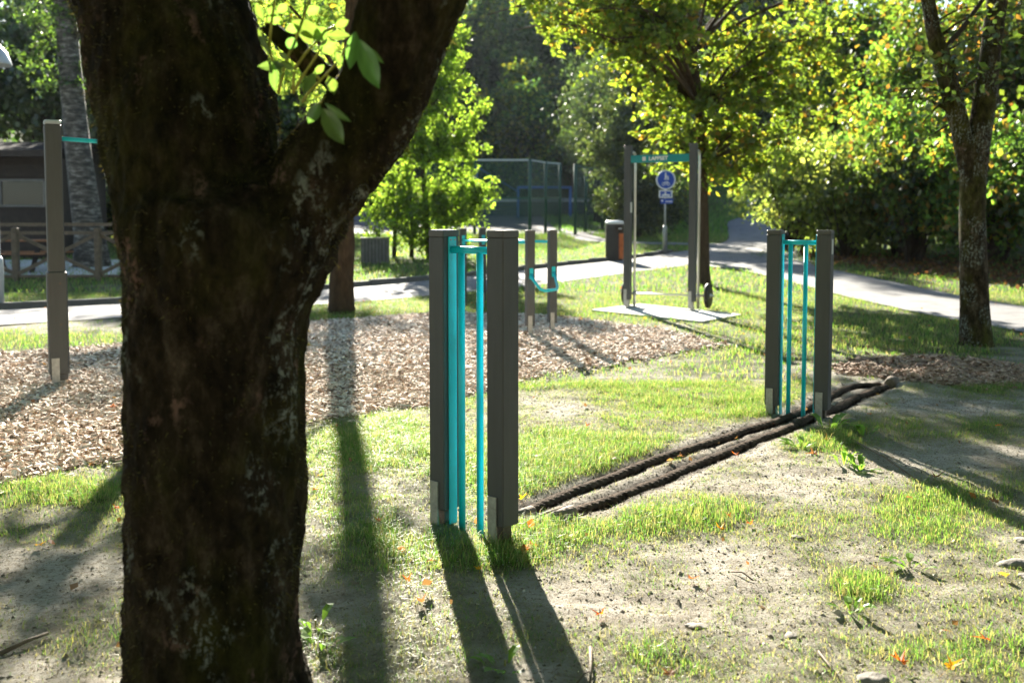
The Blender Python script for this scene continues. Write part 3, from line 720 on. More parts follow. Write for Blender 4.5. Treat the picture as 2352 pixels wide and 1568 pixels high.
# ---- lifting frame
fa, fb = at(1441,712,15.4), at(1589,729,14.95); fa.z = fb.z = 0; c = (fa+fb)/2; L = (fb-fa).length; rz = math.atan2(fb.y-fa.y, fb.x-fa.x)
t = thing('lifting_frame', 'tall grey weight-lifting frame with teal crossbeam on a concrete pad', 'lifting frame', (c.x, c.y, float(slope(c.x, c.y)) + .035), rz)
FH = 2.50
for s in (-1, 1):
    po = make_post(t, s*L/2, w=.105, h=FH, foot=.13, shoe=False)
    MB().box((s*L/2, 0, .065), (.05,.05,.14)).build('foot', 'galvanised', po)
    MB().box((s*L/2, 0, .006), (.22,.16,.012)).build('base_plate', 'galvanised', po)
    MB().box((s*L/2-.02, -.0565, .16), (.05,.006,.26)).build('foot_plate', 'galvanised', po)
    if s < 0: MB().box((s*L/2+.0535, -.01, 1.55), (.003,.07,.16)).build('notice_plate', 'white_label', po)
    yv = .33; pts = [(s*L/2, .05, FH-.10)] + [(s*L/2, .05 + .21 + .07*math.sin(a), FH-.10 - .07*(1-math.cos(a)) ) for a in np.linspace(0, math.pi/2, 6)] + [(s*L/2, yv, FH-.3), (s*L/2, yv, .0)]
    MB().tube(pts, .021, 12).build('guide_tube', 'steel_tube', t, True)
bm_ = MB().box((0, -.03, FH-.215), (L-.105, .03, .115), bev=.004).build('crossbeam', 'teal_sign', t)
bar = MB().tube([(-L/2-.24, .37, .20), (L/2+.24, .37, .20)], .014, 10).build('barbell', 'steel_tube', t, True)
for s in (-1, 1):
    d = MB().lathe((s*(L/2+.15)-.03, .37, .20), [(.04,0),(.17,.0),(.19,.012),(.19,.048),(.17,.06),(.04,.06)], (1,0,0), 28).build('weight_disc', 'disc', bar, True)
    MB().lathe((s*(L/2+.15)-.045, .37, .20), [(.03,0),(.035,.004),(.035,.086),(.03,.09)], (1,0,0), 14).build('collar', 'steel_tube', bar, True)
    MB().lathe((s*L/2, .33, .17), [(.03,0),(.03,.06)], (0,0,1), 12).build('slider', 'galvanised', bar, True)
def text_mesh(txt, size, extrude):
    cu = bpy.data.curves.new('lettering', 'FONT'); cu.body = txt; cu.size = size; cu.extrude = extrude; cu.align_x = 'CENTER'; cu.align_y = 'CENTER'; cu.offset = .0025
    o = bpy.data.objects.new('lettering', cu); col.objects.link(o)
    dg = bpy.context.evaluated_depsgraph_get(); me = bpy.data.meshes.new_from_object(o.evaluated_get(dg)); bpy.data.objects.remove(o); return me
tm = text_mesh('LAPPSET', .08, .002)
o = link('lettering', tm, 'sign_white', bm_); o.location = (-.02, -.0475, FH-.215); o.rotation_euler = (math.pi/2, 0, 0)
mk = MB(); mk.box((-.245, -.0465, FH-.215), (.055,.003,.062)); mk.build('emblem', 'white_label', bm_)

# ---- ropes and log ends
def rope(name, pts, label, seed):
    P = smooth([(p.x, p.y) for p in pts], 10); dl = np.concatenate([[0], np.cumsum(np.linalg.norm(np.diff(P, axis=0), axis=1))])
    s = np.arange(0, dl[-1], .011); x = np.interp(s, dl, P[:,0]); y = np.interp(s, dl, P[:,1]); z = slope(x, y) - .013 + .014*(fbm(s*1.3, s*0+seed, seed) - .5) + .03*(fbm(x*1.1, y*1.1, 3) - .5)
    mb = MB(); T = np.stack([np.gradient(x), np.gradient(y)], -1); T /= np.linalg.norm(T, axis=1)[:,None]; k = 18; n = len(s); th = np.linspace(0, 2*np.pi, k, endpoint=False)
    A, S = np.meshgrid(th, s); rr = .0255*(1 + .16*np.abs(np.cos(1.5*A - S*2*np.pi/.10)))*(.97 + .14*fbm(S*2.2, S*0, seed+2)) + .009*(fbm(S*38, A*2.5, seed+5) - .5)
    lat = rr*np.cos(A)*1.12; up = rr*np.sin(A)*.8
    V = np.stack([x[:,None] - T[:,1:2]*lat, y[:,None] + T[:,0:1]*lat, z[:,None] + up], -1).reshape(-1, 3); mb.v = [tuple(q) for q in V]
    mb.f = [(i*k+j, i*k+(j+1)%k, (i+1)*k+(j+1)%k, (i+1)*k+j) for i in range(n-1) for j in range(k)] + [tuple(range(k)), tuple((n-1)*k+j for j in range(k))[::-1]]
    return tag(mb.build(name, 'rubber', None, True), label, 'rope')
rope('rope', rope_a, 'dark ribbed rope half sunk in the grass, the upper of the pair', 3)
rope('rope', rope_b, 'dark ribbed rope half sunk in sand, the lower of the pair', 8)
def log_end(px, py, r, ln, label, tilt):
    p = G(px, py); d = Vector((math.cos(tilt), math.sin(tilt), 0)); mb = MB()
    mb.lathe(Vector((p.x, p.y, gzf(p.x, p.y) + r*.35)) - d*ln/2, [(r*.75, 0), (r, r*.35), (r, ln - r*.35), (r*.75, ln)], d, 16)
    me = mb.mesh('log_stub', True)
    for v in me.vertices: v.co += Vector(v.normal)*.006*mnoise.noise(v.co*25)
    return tag(link('log_stub', me, 'log'), label, 'log')
log_end(1296, 1190, .036, .16, 'short round log end at the start of the lower rope', math.radians(55))
log_end(1206, 1172, .034, .12, 'short log end tucked behind the near gate post', math.radians(50))
log_end(2048, 880, .05, .2, 'small log end where the ropes stop by the chip bed', math.radians(60))

# ---- litter bin
p = G(1411, 599)
t = thing('litter_bin', 'dark round litter bin with an orange door panel on the lawn', 'litter bin', (p.x, p.y, p.z), math.radians(-6))
rb = .245; hb = 1.08
MB().lathe((0,0,0), [(rb*.96,.0),(rb,.05),(rb,hb-.1),(rb*.97,hb-.08)], sides=28).build('body', 'bin_dark', t, True)
MB().lathe((0,0,hb-.08), [(rb+.012,0),(rb+.015,.05),(rb*.9,.085),(rb*.3,.10)], sides=28).build('lid', 'sign_white', t, True)
mb = MB(); n = 8
for a0, a1 in zip(np.linspace(-1.05, -.15, n), np.linspace(-1.05, -.15, n)[1:]):
    mb.poly([Vector((math.cos(a)*(rb+.004), math.sin(a)*(rb+.004), zz)) for a, zz in ((a0,.06),(a1,.06),(a1,hb-.33),(a0,hb-.33))], Vector((math.cos((a0+a1)/2), math.sin((a0+a1)/2), 0)), .008)
mb.build('door_panel', 'bin_orange', t)
MB().box((.135,-.205,hb-.21), (.2,.06,.13), Matrix.Rotation(math.radians(30),3,'Z')).build('opening', 'rubber', t)
MB().box((.15,-.245,hb-.20), (.09,.02,.025), Matrix.Rotation(math.radians(30),3,'Z')).build('handle', 'sign_white', t)

# ---- traffic sign
p = G(1527, 584)
t = thing('traffic_sign', 'round blue foot and cycle path sign with two plates on a pole', 'traffic sign', (p.x, p.y, p.z), math.radians(3))
k = p.y/F
def zz(py): return (584 - py)*k
MB().tube([(0,0,-.2),(0,0,zz(392))], .032, 12).build('pole', 'galvanised', t, True)
MB().lathe((0,0,0), [(.075,-.1),(.075,.8),(.05,.86)], sides=14).build('pole_base', 'galvanised', t, True)
cz = zz(414); rs = 22.5*k
dsc = MB().lathe((0,-.036,cz), [(rs,0),(rs,.012)], (0,-1,0), 40).build('round_panel', 'sign_white', t)
MB().lathe((0,-.0485,cz), [(rs*.87,0),(rs*.87,.002)], (0,-1,0), 40).build('blue_field', 'sign_blue', dsc)
def glyph(name, prims, parent, y, mat_='sign_white'):
    mb = MB()
    for q in prims:
        if q[0] == 'c': mb.lathe((q[1], y, q[2]), [(q[3],0),(q[3],.003)], (0,-1,0), 14)
        elif q[0] == 'r':
            n = 20
            for j in range(n):
                a0, a1 = 2*math.pi*j/n, 2*math.pi*(j+1)/n
                mb.poly([Vector((q[1]+math.cos(a)*r_, y, q[2]+math.sin(a)*r_)) for a, r_ in ((a0,q[3]),(a1,q[3]),(a1,q[3]*.72),(a0,q[3]*.72))], (0,-1,0), .003)
        else: mb.bar((q[1],y-.0015,q[2]), (q[3],y-.0015,q[4]), .003, q[5], up=(0,0,1) if abs(q[1]-q[3]) > abs(q[2]-q[4]) else (1,0,0))
    return mb.build(name, mat_, parent)
u = rs
glyph('walking_figures', [('c',-.02*u,cz+.64*u,.085*u),('l',-.02*u,cz+.54*u,-.02*u,cz+.22*u,.17*u),('l',-.06*u,cz+.24*u,-.12*u,cz-.02*u,.08*u),('l',.02*u,cz+.24*u,.06*u,cz-.02*u,.08*u),
      ('c',.22*u,cz+.34*u,.06*u),('l',.22*u,cz+.27*u,.22*u,cz+.08*u,.11*u),('l',.2*u,cz+.1*u,.17*u,cz-.02*u,.05*u),('l',.24*u,cz+.1*u,.28*u,cz-.02*u,.05*u),('l',.06*u,cz+.42*u,.18*u,cz+.22*u,.05*u)], dsc, -.0507)
glyph('bicycle', [('r',-.24*u,cz-.42*u,.17*u),('r',.24*u,cz-.42*u,.17*u),('l',-.24*u,cz-.42*u,-.08*u,cz-.2*u,.04*u),('l',-.08*u,cz-.2*u,.16*u,cz-.2*u,.04*u),('l',.24*u,cz-.42*u,.14*u,cz-.14*u,.04*u),('l',-.08*u,cz-.2*u,.0*u,cz-.42*u,.04*u),('l',0*u,cz-.42*u,.16*u,cz-.2*u,.04*u)], dsc, -.0507)
z1, z0_ = zz(437.5), zz(455); w1 = 31*k
pl1 = MB().box((0,-.042,(z1+z0_)/2), (w1,.01,z1-z0_-.004)).build('symbol_plate', 'sign_white', t)
MB().box((0,-.0482,(z1+z0_)/2), (w1*.80,.0025,(z1-z0_)*.70)).build('blue_field', 'sign_blue', pl1)
zc = (z1+z0_)/2; hh = z1-z0_
glyph('symbols', [('c',-.02,zc+hh*.2,.022),('l',-w1*.28,zc-hh*.14,w1*.3,zc-hh*.14,.05),('c',-w1*.22,zc-hh*.2,.025),('c',w1*.24,zc-hh*.2,.025),('l',-w1*.1,zc+.0,w1*.06,zc+.02,.03)], pl1, -.0497)
z1, z0_ = zz(456.5), zz(468.5); w2 = 29*k
pl2 = MB().box((.03,-.042,(z1+z0_)/2), (w2,.01,z1-z0_-.004)).build('lower_plate', 'sign_blue', t)
zc = (z1+z0_)/2
glyph('symbol', [('c',-w2*.28,zc+.01,.03)], pl2, -.0475)
for q_ in [('l',-w2*.08+.03+i*.052,zc-.012,-w2*.08+.03+i*.052+.036,zc-.012,.035) for i in range(4)]: glyph('symbol', [q_], pl2, -.0475)

# ---- street lamp at the left edge
p = G(3, 712); p.x = at(-3, 712, p.y).x
t = thing('street_lamp', 'grey street lamp with conical shade at the left edge by the path', 'street lamp', (p.x, p.y, p.z), 0)
zt = at(0, 150, p.y).z - p.z
MB().tube([(0,0,-.2),(0,0,.1),(0,0,zt+.15)], [.05,.05,.04], 14).build('pole', 'lamp_grey', t, True)
MB().lathe((0,0,0), [(.085,-.1),(.085,.76),(.075,.80),(.05,.83)], sides=16).build('pole_base', 'lamp_grey', t, True)
MB().lathe((0,0,zt+.0), [(.29,0),(.295,.02),(.23,.20),(.11,.33),(.05,.37)], sides=28).build('shade', 'lamp_grey', t, True)
MB().lathe((0,0,zt-.06), [(.04,0),(.09,.02),(.09,.07)], sides=16).build('lamp_glass', 'sign_white', t, True)

# ---- rustic rail fence on the left
yf = 21.2
t = thing('rail_fence', 'weathered wooden rail fence with crossed braces beyond the left path', 'fence', (0, 0, 0))
fx0 = at(38, 650, yf).x; spn = at(225, 650, yf).x - fx0
fposts = [fx0 + spn*i for i in range(-4, 4)]
def fy(x): return yf + .03*(x - fx0)
for i, x in enumerate(fposts):
    z0 = float(slope(x, fy(x)))
    MB().box((x, fy(x), z0 + .5), (.13,.13,1.26), bev=.015).build('post', 'weathered_wood', t)
for a, b in zip(fposts[:-1], fposts[1:]):
    za, zb = float(slope(a, fy(a))), float(slope(b, fy(b)))
    MB().bar((a+.004, fy(a), za+1.20), (b-.004, fy(b), zb+1.20), .13, .075).build('top_rail', 'weathered_wood', t)
    MB().bar((a+.067, fy(a), za+1.02), (b-.067, fy(b), zb+1.02), .07, .07).build('rail', 'weathered_wood', t)
    MB().bar((a+.07, fy(a)-.03, za+.16), (b-.07, fy(b)-.03, zb+.96), .05, .075).build('brace', 'weathered_wood', t)
    MB().bar((a+.07, fy(a)+.03, za+.96), (b-.07, fy(b)+.03, zb+.16), .05, .075).build('brace', 'weathered_wood', t)
    MB().bar((a+.067, fy(a), za+.10), (b-.067, fy(b), zb+.10), .06, .06).build('rail', 'weathered_wood', t)
# yard behind the fence
yd = [(-22,21.7),(-5.5,22.4),(-5.5,27.5),(-22,27)]
gxx, gyy = np.meshgrid(np.linspace(-22,-5.5,10), np.linspace(21.8,27.2,6)); idx = np.arange(gxx.size).reshape(gxx.shape)
f = np.stack([idx[:-1,:-1], idx[:-1,1:], idx[1:,1:], idx[1:,:-1]], -1).reshape(-1, 4)
o = link('paved_yard', npmesh('paved_yard', np.stack([gxx, gyy, slope(gxx, gyy)+.03], -1).reshape(-1,3), f), 'concrete'); o['kind'] = 'structure'; o['label'] = 'pale paved yard behind the rail fence'

# ---- picnic table behind the fence
tx = at(40, 570, 23.6); z0 = float(slope(tx.x, 23.6))
t = thing('picnic_table', 'wooden picnic table with orange-brown boards behind the rail fence', 'picnic table', (tx.x, 23.6, z0))
for i in range(5): MB().box((0, -.3+.15*i, .74), (1.9,.135,.04)).build('top_board', 'wood_orange', t)
for s in (-1, 1):
    for q in (0, 1): MB().box((0, s*(.68+.13*q), .45), (1.9,.12,.04)).build('seat_board', 'wood_orange', t)
    for e in (-1, 1): MB().bar((e*.62, s*.2, .71), (e*.62, s*.62, 0), .05, .1, up=(1,0,0)).build('leg', 'wood_dark', t)
    MB().bar((s*.66, -.8, .41), (s*.66, .8, .41), .05, .09).build('seat_bearer', 'wood_dark', t)

# ---- cabin on the left
x0, x1, y0, y1 = -19.0, at(112, 450, 28).x, 28.0, 32.0; zb = float(slope(-14, 28)) - .1
t = thing('cabin', 'dark timber cabin with a wide window at the left edge behind the fence', 'cabin', ((x0+x1)/2, y0, zb))
wd = x1 - x0; zw = 2.95
wz0, wz1 = at(0, 473, 28).z - zb, at(0, 414, 28).z - zb; wx0, wx1 = wd/2 - 2.6, wd/2 - .12
MB().box((0, 2.05, zw/2), (wd-.06, 3.94, zw)).build('core', 'wood_dark', t)
n = int(zw/.16)
for i in range(n):
    za = i*.16
    if za + .15 < wz0 - .05 or za > wz1 + .05: MB().box((0, .055 - R.uniform(0,.008), za + .08), (wd, .045, .15)).build('wall_board', 'wood_dark', t)
    else: MB().box((-1.3, .055 - R.uniform(0,.008), za + .08), (wd - 2.75, .045, .15)).build('wall_board', 'wood_dark', t)
fr = MB()
for a, b in (((wx0,.02,wz0),(wx1,.02,wz0)),((wx0,.02,wz1),(wx1,.02,wz1))): fr.bar(a, b, .06, .07)
for x in (wx0, wx1): fr.bar((x,.02,wz0+.036), (x,.02,wz1-.036), .06, .07)
wf = fr.build('window', 'wood_grey', t)
for i in range(2):
    w_ = (wx1-wx0)/2; MB().box((wx0 + w_*(i+.5), .05, (wz0+wz1)/2), (w_-.09, .012, wz1-wz0-.06)).build('pane', 'window_glass', wf)
MB().bar(((wx0+wx1)/2, .03, wz0), ((wx0+wx1)/2, .03, wz1), .05, .05).build('mullion', 'wood_grey', wf)
mb = MB(); ov = .6
for s, (ya, yb) in enumerate(((-ov, 2.0), (2.0, 4.0+ov))):
    za, zb2 = (zw+.0, zw+.45) if s == 0 else (zw+.45, zw)
    mb.poly([Vector((-wd/2-.4, ya, za)), Vector((wd/2+.4, ya, za)), Vector((wd/2+.4, yb, zb2)), Vector((-wd/2-.4, yb, zb2))], (0,0,1), .12)
rf = mb.build('roof', 'roof_felt', t); MB().box((0, -ov-.02, zw+.05), (wd+.8, .03, .18)).build('fascia', 'wood_dark', rf)

# ---- slatted wooden box under the shrub
p = G(862, 604); k = p.y/F
t = thing('slatted_box', 'grey slatted wooden box standing under the sunlit tree', 'box', (p.x, p.y, p.z), math.radians(8))
bw, bh = 62*k, 56*k
MB().box((0,0,bh/2), (bw-.07, bw*.8-.07, bh-.04)).build('liner', 'wood_dark', t)
for i in range(8):
    x = -bw/2 + bw*(i+.5)/8
    for s in (-1, 1): MB().box((x, s*bw*.4, bh/2 + R.uniform(-.01,.01)), (bw/8-.016, .025, bh)).build('slat', 'wood_grey', t)
for i in range(6):
    y = -bw*.38 + bw*.76*(i+.5)/6
    for s in (-1, 1): MB().box((s*bw/2, y, bh/2), (.025, bw*.76/6-.016, bh)).build('slat', 'wood_grey', t)
MB().box((0,0,bh+.015), (bw+.06, bw*.8+.06, .03)).build('lid', 'wood_grey', t)

# ---- ball-stop fence in front of the pitch
def net_fence(name, label, pts, top, rails, group=None):
    """pts: list of (px, depth) posts"""
    P = [Vector((at(px, 500, d).x, d, float(slope(at(px, 500, d).x, d)))) for px, d in pts]
    o0 = P[0]; t = thing(name, label, 'fence', o0, 0, group)
    tops = [at(W/2, py, d).z for (px, d), py in zip(pts, top)]
    for p, zt in zip(P, tops):
        MB().tube([p - o0 - Vector((0,0,.3)), Vector((p.x-o0.x, p.y-o0.y, zt-o0.z))], .068, 10).build('post', 'fence_green', t, True)
    for i in range(len(P)-1):
        a, b = P[i]-o0, P[i+1]-o0; ta, tb = tops[i]-o0.z, tops[i+1]-o0.z
        d = (b-a).normalized()*.058
        nt = MB(); nt.v = [tuple(Vector((a.x,a.y,a.z+.05))+d), tuple(Vector((b.x,b.y,b.z+.05))-d), tuple(Vector((b.x,b.y,tb))-d), tuple(Vector((a.x,a.y,ta))+d)]; nt.f = [(0,1,2,3)]
        nt.build('netting', 'net', t)
        for fr_, m_ in rails:
            MB().bar(Vector((a.x,a.y,a.z+(ta-a.z)*fr_))+d, Vector((b.x,b.y,b.z+(tb-b.z)*fr_))-d, .05, .07).build('rail', m_, t)
    return t
net_fence('ball_fence', 'tall green ball-stop fence with pale top rail in front of the pitch', [(985,40.5),(1090,40.2),(1217,40),(1253,42.4),(1286,44.6)], [364,365,365,371,374], [(.985,'board_white'),(.5,'fence_green')])
net_fence('ball_fence', 'green net fence right of the gap leading onto the pitch', [(1321,41.5),(1345,43.5),(1383,46),(1412,48.5),(1440,51)], [377,383,387,390,394], [(.985,'fence_green'),(.52,'fence_green')])
# goal
gp = G(1238, 501); k = gp.y/F; gx0, gx1 = at(1190,500,gp.y+.6).x, at(1311,500,gp.y-.4).x
t = thing('football_goal', 'blue football goal standing on the pitch behind the net fence', 'football goal', (gx0, gp.y, float(slope(gx0, gp.y))+.05))
wdt = gx1-gx0; gh = 68*k
for x in (0, wdt): MB().tube([(x,0,-.1),(x,0,gh)], .075, 10).build('goal_post', 'goal_blue', t, True)
MB().tube([(-.06,0,gh),(wdt+.06,0,gh)], .085, 10).build('crossbar', 'goal_blue', t, True)
for x in (0, wdt): MB().tube([(x,.05,gh*.98),(x,.7,gh*.95),(x,1.5,0)], .035, 8).build('back_stay', 'goal_blue', t, True)
nt = MB(); nt.v = [(0,.08,gh),(wdt,.08,gh),(wdt,.7,gh*.95),(0,.7,gh*.95),(0,1.5,.02),(wdt,1.5,.02)]; nt.f = [(0,1,2,3),(3,2,5,4)]; nt.build('goal_net', 'net', t)
# barrier boards behind goal
yb = gp.y + 4.0; xa, xb = at(1000,480,yb).x, at(1440,480,yb).x
t = thing('barrier_boards', 'low pitch barrier of pale and dark boards behind the goal', 'barrier', ((xa+xb)/2, yb, float(slope((xa+xb)/2, yb))))
nb = 9; sw = (xb-xa)/nb
for i in range(nb+1): MB().box((xa-(xa+xb)/2+sw*i, .06, .55), (.09,.09,1.3)).build('post', 'fence_green', t)
for i in range(nb):
    cx = xa-(xa+xb)/2+sw*(i+.5)
    for j, (zz_, m_) in enumerate(((.16,'board_dark'),(.45,'board_dark'),(.74,'board_dark'),(1.06,'board_white'))): MB().box((cx, 0, zz_), (sw-.03, .04, .25)).build('board', m_, t)
# blue diagonal mast brace
a, b = at(1095,384,52), at(1193,442,66)
mb = MB().tube([a, b], .06, 8); o = tag(mb.build('stay_pole', 'goal_blue'), 'blue stay pole slanting down towards the goal corner', 'pole')
MB().tube([a - Vector((0,0,a.z - float(slope(a.x,a.y)))), a], .07, 8).build('post', 'goal_blue', o)
# slim post by far road
p = G(1718, 503); k = p.y/F
t = thing('marker_post', 'slim grey post standing on the bank beside the far road', 'post', (p.x, p.y, p.z))
MB().tube([(0,0,-.2),(0,0,68*k)], [.06,.05], 10).build('shaft', 'lamp_grey', t, True); MB().lathe((0,0,68*k), [(.07,0),(.07,.1),(.03,.16)], sides=12).build('cap', 'lamp_grey', t, True)

# ================================================================= FOREGROUND TREE
DT = 2.62
def silhouette(rows, d, dd=0.0):
    pts, rad = [], []
    for i, (y, xl, xr) in enumerate(rows):
        c = at((xl+xr)/2, y, d + dd*i); pts.append(c); rad.append((xr-xl)/2/F*(d + dd*i))
    return pts, rad
root = thing('mossy_tree', 'huge dark mossy forked tree trunk filling the left foreground', 'tree', (at(490,1568,DT).x, DT, 0))
ox = root.location.copy()
trunk_rows = [(1568,290,688),(1400,290,688),(1250,295,691),(1100,298,692),(950,296,692),(800,293,697),(700,292,708),(620,286,735),(550,286,760),(490,310,770),(430,380,720),(390,440,660)]
pts, rad = silhouette(trunk_rows, DT)
base = [Vector((pts[0].x, DT, -.1)), Vector((pts[0].x, DT, .05)), Vector((pts[0].x, DT, .18))]
mb = MB(); mb.tube(base + pts, [.29,.265,.24] + rad, 28)
lrows = [(560,285,640),(450,270,640),(350,250,640),(260,236,628),(180,220,606),(100,203,588),(40,190,572),(0,180,560),(-150,120,480),(-330,40,370),(-600,-60,190)]
p_, r_ = silhouette(lrows, DT, .02); mb.tube(p_, r_, 24)
rrows = [(640,440,712),(570,480,760),(500,520,812),(430,575,862),(360,640,912),(300,695,952),(240,738,992),(180,768,1013),(120,792,1026),(60,812,1044),(0,826,1066),(-150,880,1130),(-330,960,1200),(-600,1070,1280)]
# right limb leans: ring radius perpendicular to the axis is smaller than its horizontal half width
p_, r_ = silhouette(rrows, DT, -.01); r_ = [r*f for r, f in zip(r_, (1,.9,.82,.80,.80,.82,.85,.9,.94,.96,.96,.95,.93,.9))]; mb.tube(p_, r_, 24)
mb.tube([at(600,60,DT-.02), at(640,85,DT-.02), at(700,135,DT), at(760,180,DT), at(790,215,DT)], [.02,.024,.026,.03,.04], 12)   # crossing branch in the fork
mb.v = [tuple(Vector(v) - ox) for v in mb.v]
tmp = mb.build('tmp', 'mossy_bark'); rm = tmp.modifiers.new('r', 'REMESH'); rm.mode = 'VOXEL'; rm.voxel_size = .0095; rm.use_smooth_shade = True
sm = tmp.modifiers.new('s', 'SMOOTH'); sm.factor = .5; sm.iterations = 8
dg = bpy.context.evaluated_depsgraph_get(); me = bpy.data.meshes.new_from_object(tmp.evaluated_get(dg)); bpy.data.objects.remove(tmp)
nv = len(me.vertices); co = np.empty(nv*3, np.float32); me.vertices.foreach_get('co', co); co = co.reshape(-1, 3); no = np.empty(nv*3, np.float32); me.vertices.foreach_get('normal', no); no = no.reshape(-1, 3)
disp = np.array([.017*mnoise.fractal(Vector((c[0]*9, c[1]*9, c[2]*3.5)), 1.0, 2.0, 3) + .007*mnoise.noise(Vector((c[0]*38, c[1]*38, c[2]*22))) + .004*mnoise.noise(Vector(c)*95) + .007*abs(mnoise.noise(Vector((c[0]*20+5, c[1]*20, c[2]*4)))) for c in co.tolist()])
co2 = co + no*disp[:,None]; me.vertices.foreach_set('co', co2.astype(np.float32).ravel()); me.update()
me.name = 'trunk'; me.materials.clear(); tr = link('trunk', me, 'mossy_bark', root)
# moss fringe
rng = np.random.default_rng(60); pick = rng.integers(0, nv, 16000); mk_ = np.array([mnoise.noise(Vector(c)*3.0) for c in co2[pick].tolist()]) > -.12; pick = pick[mk_]; n = len(pick)
b = co2[pick]; nn = no[pick] + rng.normal(0, .5, (n,3)); nn[:,2] -= .25; ln = rng.uniform(.004, .013, n)[:,None]; sd = np.cross(nn, rng.normal(0, 1, (n,3))); sd /= np.linalg.norm(sd, axis=1)[:,None]
v = np.stack([b - sd*.0018, b + sd*.0018, b + nn*ln], 1).reshape(-1, 3); pal = np.array([(.05,.05,.01),(.07,.055,.015),(.035,.03,.012),(.09,.08,.02)])
mo = link('moss', npmesh('moss', v, np.arange(n*3).reshape(-1, 3), np.repeat(pal[rng.integers(0, 4, n)], 3, 0)), 'grass', tr); mo['kind'] = 'stuff'
# unseen crown above the frame, spread wide and dense to block sky light
rng = np.random.default_rng(61); ends = [(-4.9,1.2,6.6),(5.2,2.5,6.8),(-3,-4.6,6.4),(3.6,-5,6.4),(-3.4,4.6,7.2),(2.2,5.4,7.6),(-1.9,1.2,5.6),(-2.4,-.6,5.0),(-.9,.3,6.6),(2.4,.8,5.6),(2.8,-.8,5.0),(1.3,.2,6.8),(.2,-1.6,6.0),(-.4,-2.6,5.2),(1.6,-2.2,5.4),(-1.8,-2.2,5.8)]
la = Vector(at(65,-600,DT+.2)) - ox; ra = Vector(at(1175,-600,DT-.12)) - ox
pth = limb_paths(rng, la, [e for e in ends if e[0] < .3], .10) + limb_paths(rng, ra, [e for e in ends if e[0] > 0], .10)
wood('branches', pth, 'bark', root)
C_ = np.stack([rng.uniform(-6.5, 7.5, 420), rng.uniform(-9, 7.5, 420), rng.uniform(4.6, 9.0, 420)], -1); C_ = C_[(C_[:,0]/7.2)**2 + ((C_[:,1]+.8)/8.2)**2 < 1]; C_[:,2] += .35*np.clip(C_[:,1], 0, 9)*.35
P = np.repeat(C_, 110, 0) + rng.normal(0, 1, (len(C_)*110, 3))*np.array([.5,.5,.28])
link('crown', leaf_mesh('crown', P, .2*rng.uniform(.6, 1.3, len(P)), PAL_GREEN + PAL_MAPLE[:2], rng), 'leaf', root)

# shoots sprouting from the fork, each leaf its own piece
def big_leaf(a, b, wpx, d0, d1, roll, parent, colr):
    A, B = at(a[0], a[1], d0) - ox, at(b[0], b[1], d1) - ox; ax = B - A; Ln = ax.length; ax.normalize()
    view = Vector((0, -1, 0)); side = ax.cross(view).normalized(); nrm = side.cross(ax).normalized()
    q = Matrix.Rotation(roll, 3, ax); side = q @ side; nrm = q @ nrm; hw = wpx/F*2.4/2/max(.45, abs(math.cos(roll)))
    v, f = [], []; prof = [(0,.04),(.12,.42),(.3,.86),(.5,1.0),(.68,.9),(.84,.55),(.95,.2),(1.0,.02)]
    for t_, w_ in prof:
        c = A + ax*Ln*t_ - nrm*Ln*.16*t_*t_
        for s in (-1, -.5, 0, .5, 1): v.append(tuple(c + side*hw*w_*s + nrm*hw*(.22*abs(s) + .04*math.sin(t_*22)*abs(s))))
    for i in range(len(prof)-1):
        for j in range(4): k_ = i*5 + j; f.append((k_, k_+1, k_+6, k_+5))
    cc = np.tile(np.array(colr), (len(v), 1))*np.repeat(np.random.default_rng(int(a[0])).uniform(.85, 1.15, (len(v), 1)), 1, 1); cc[2::5] *= 1.25
    return link('leaf', npmesh('leaf', v, f, cc, True), 'leaf', parent)
LEAF_LIT, LEAF_SHADE = (.13,.22,.045), (.10,.19,.045)  # brighter green for sunlit leaves, deeper green for shaded ones, set by colour
shoot = MB()
for st in ([(693,236),(712,208),(736,185),(760,160),(783,133),(800,100),(818,78)],[(672,214),(700,168),(729,126),(742,95)],[(676,160),(700,125),(727,95)],[(639,216),(645,190),(652,166)],[(668,118),(690,60),(715,-10)],[(617,110),(624,50),(633,-10)],[(672,205),(676,165)],[(722,245),(738,236),(748,222)],[(650,165),(668,112)],[(628,150),(617,105)],[(727,95),(745,72),(770,60)],[(736,185),(724,170)],[(750,172),(757,180)]):
    shoot.tube([at(x, y, DT-.12 - .001*i) - ox for i, (x, y) in enumerate(st)], [.0042*(1 - .5*i/len(st)) for i in range(len(st))], 7)
sh = shoot.build('shoot', 'shoot', root, True)
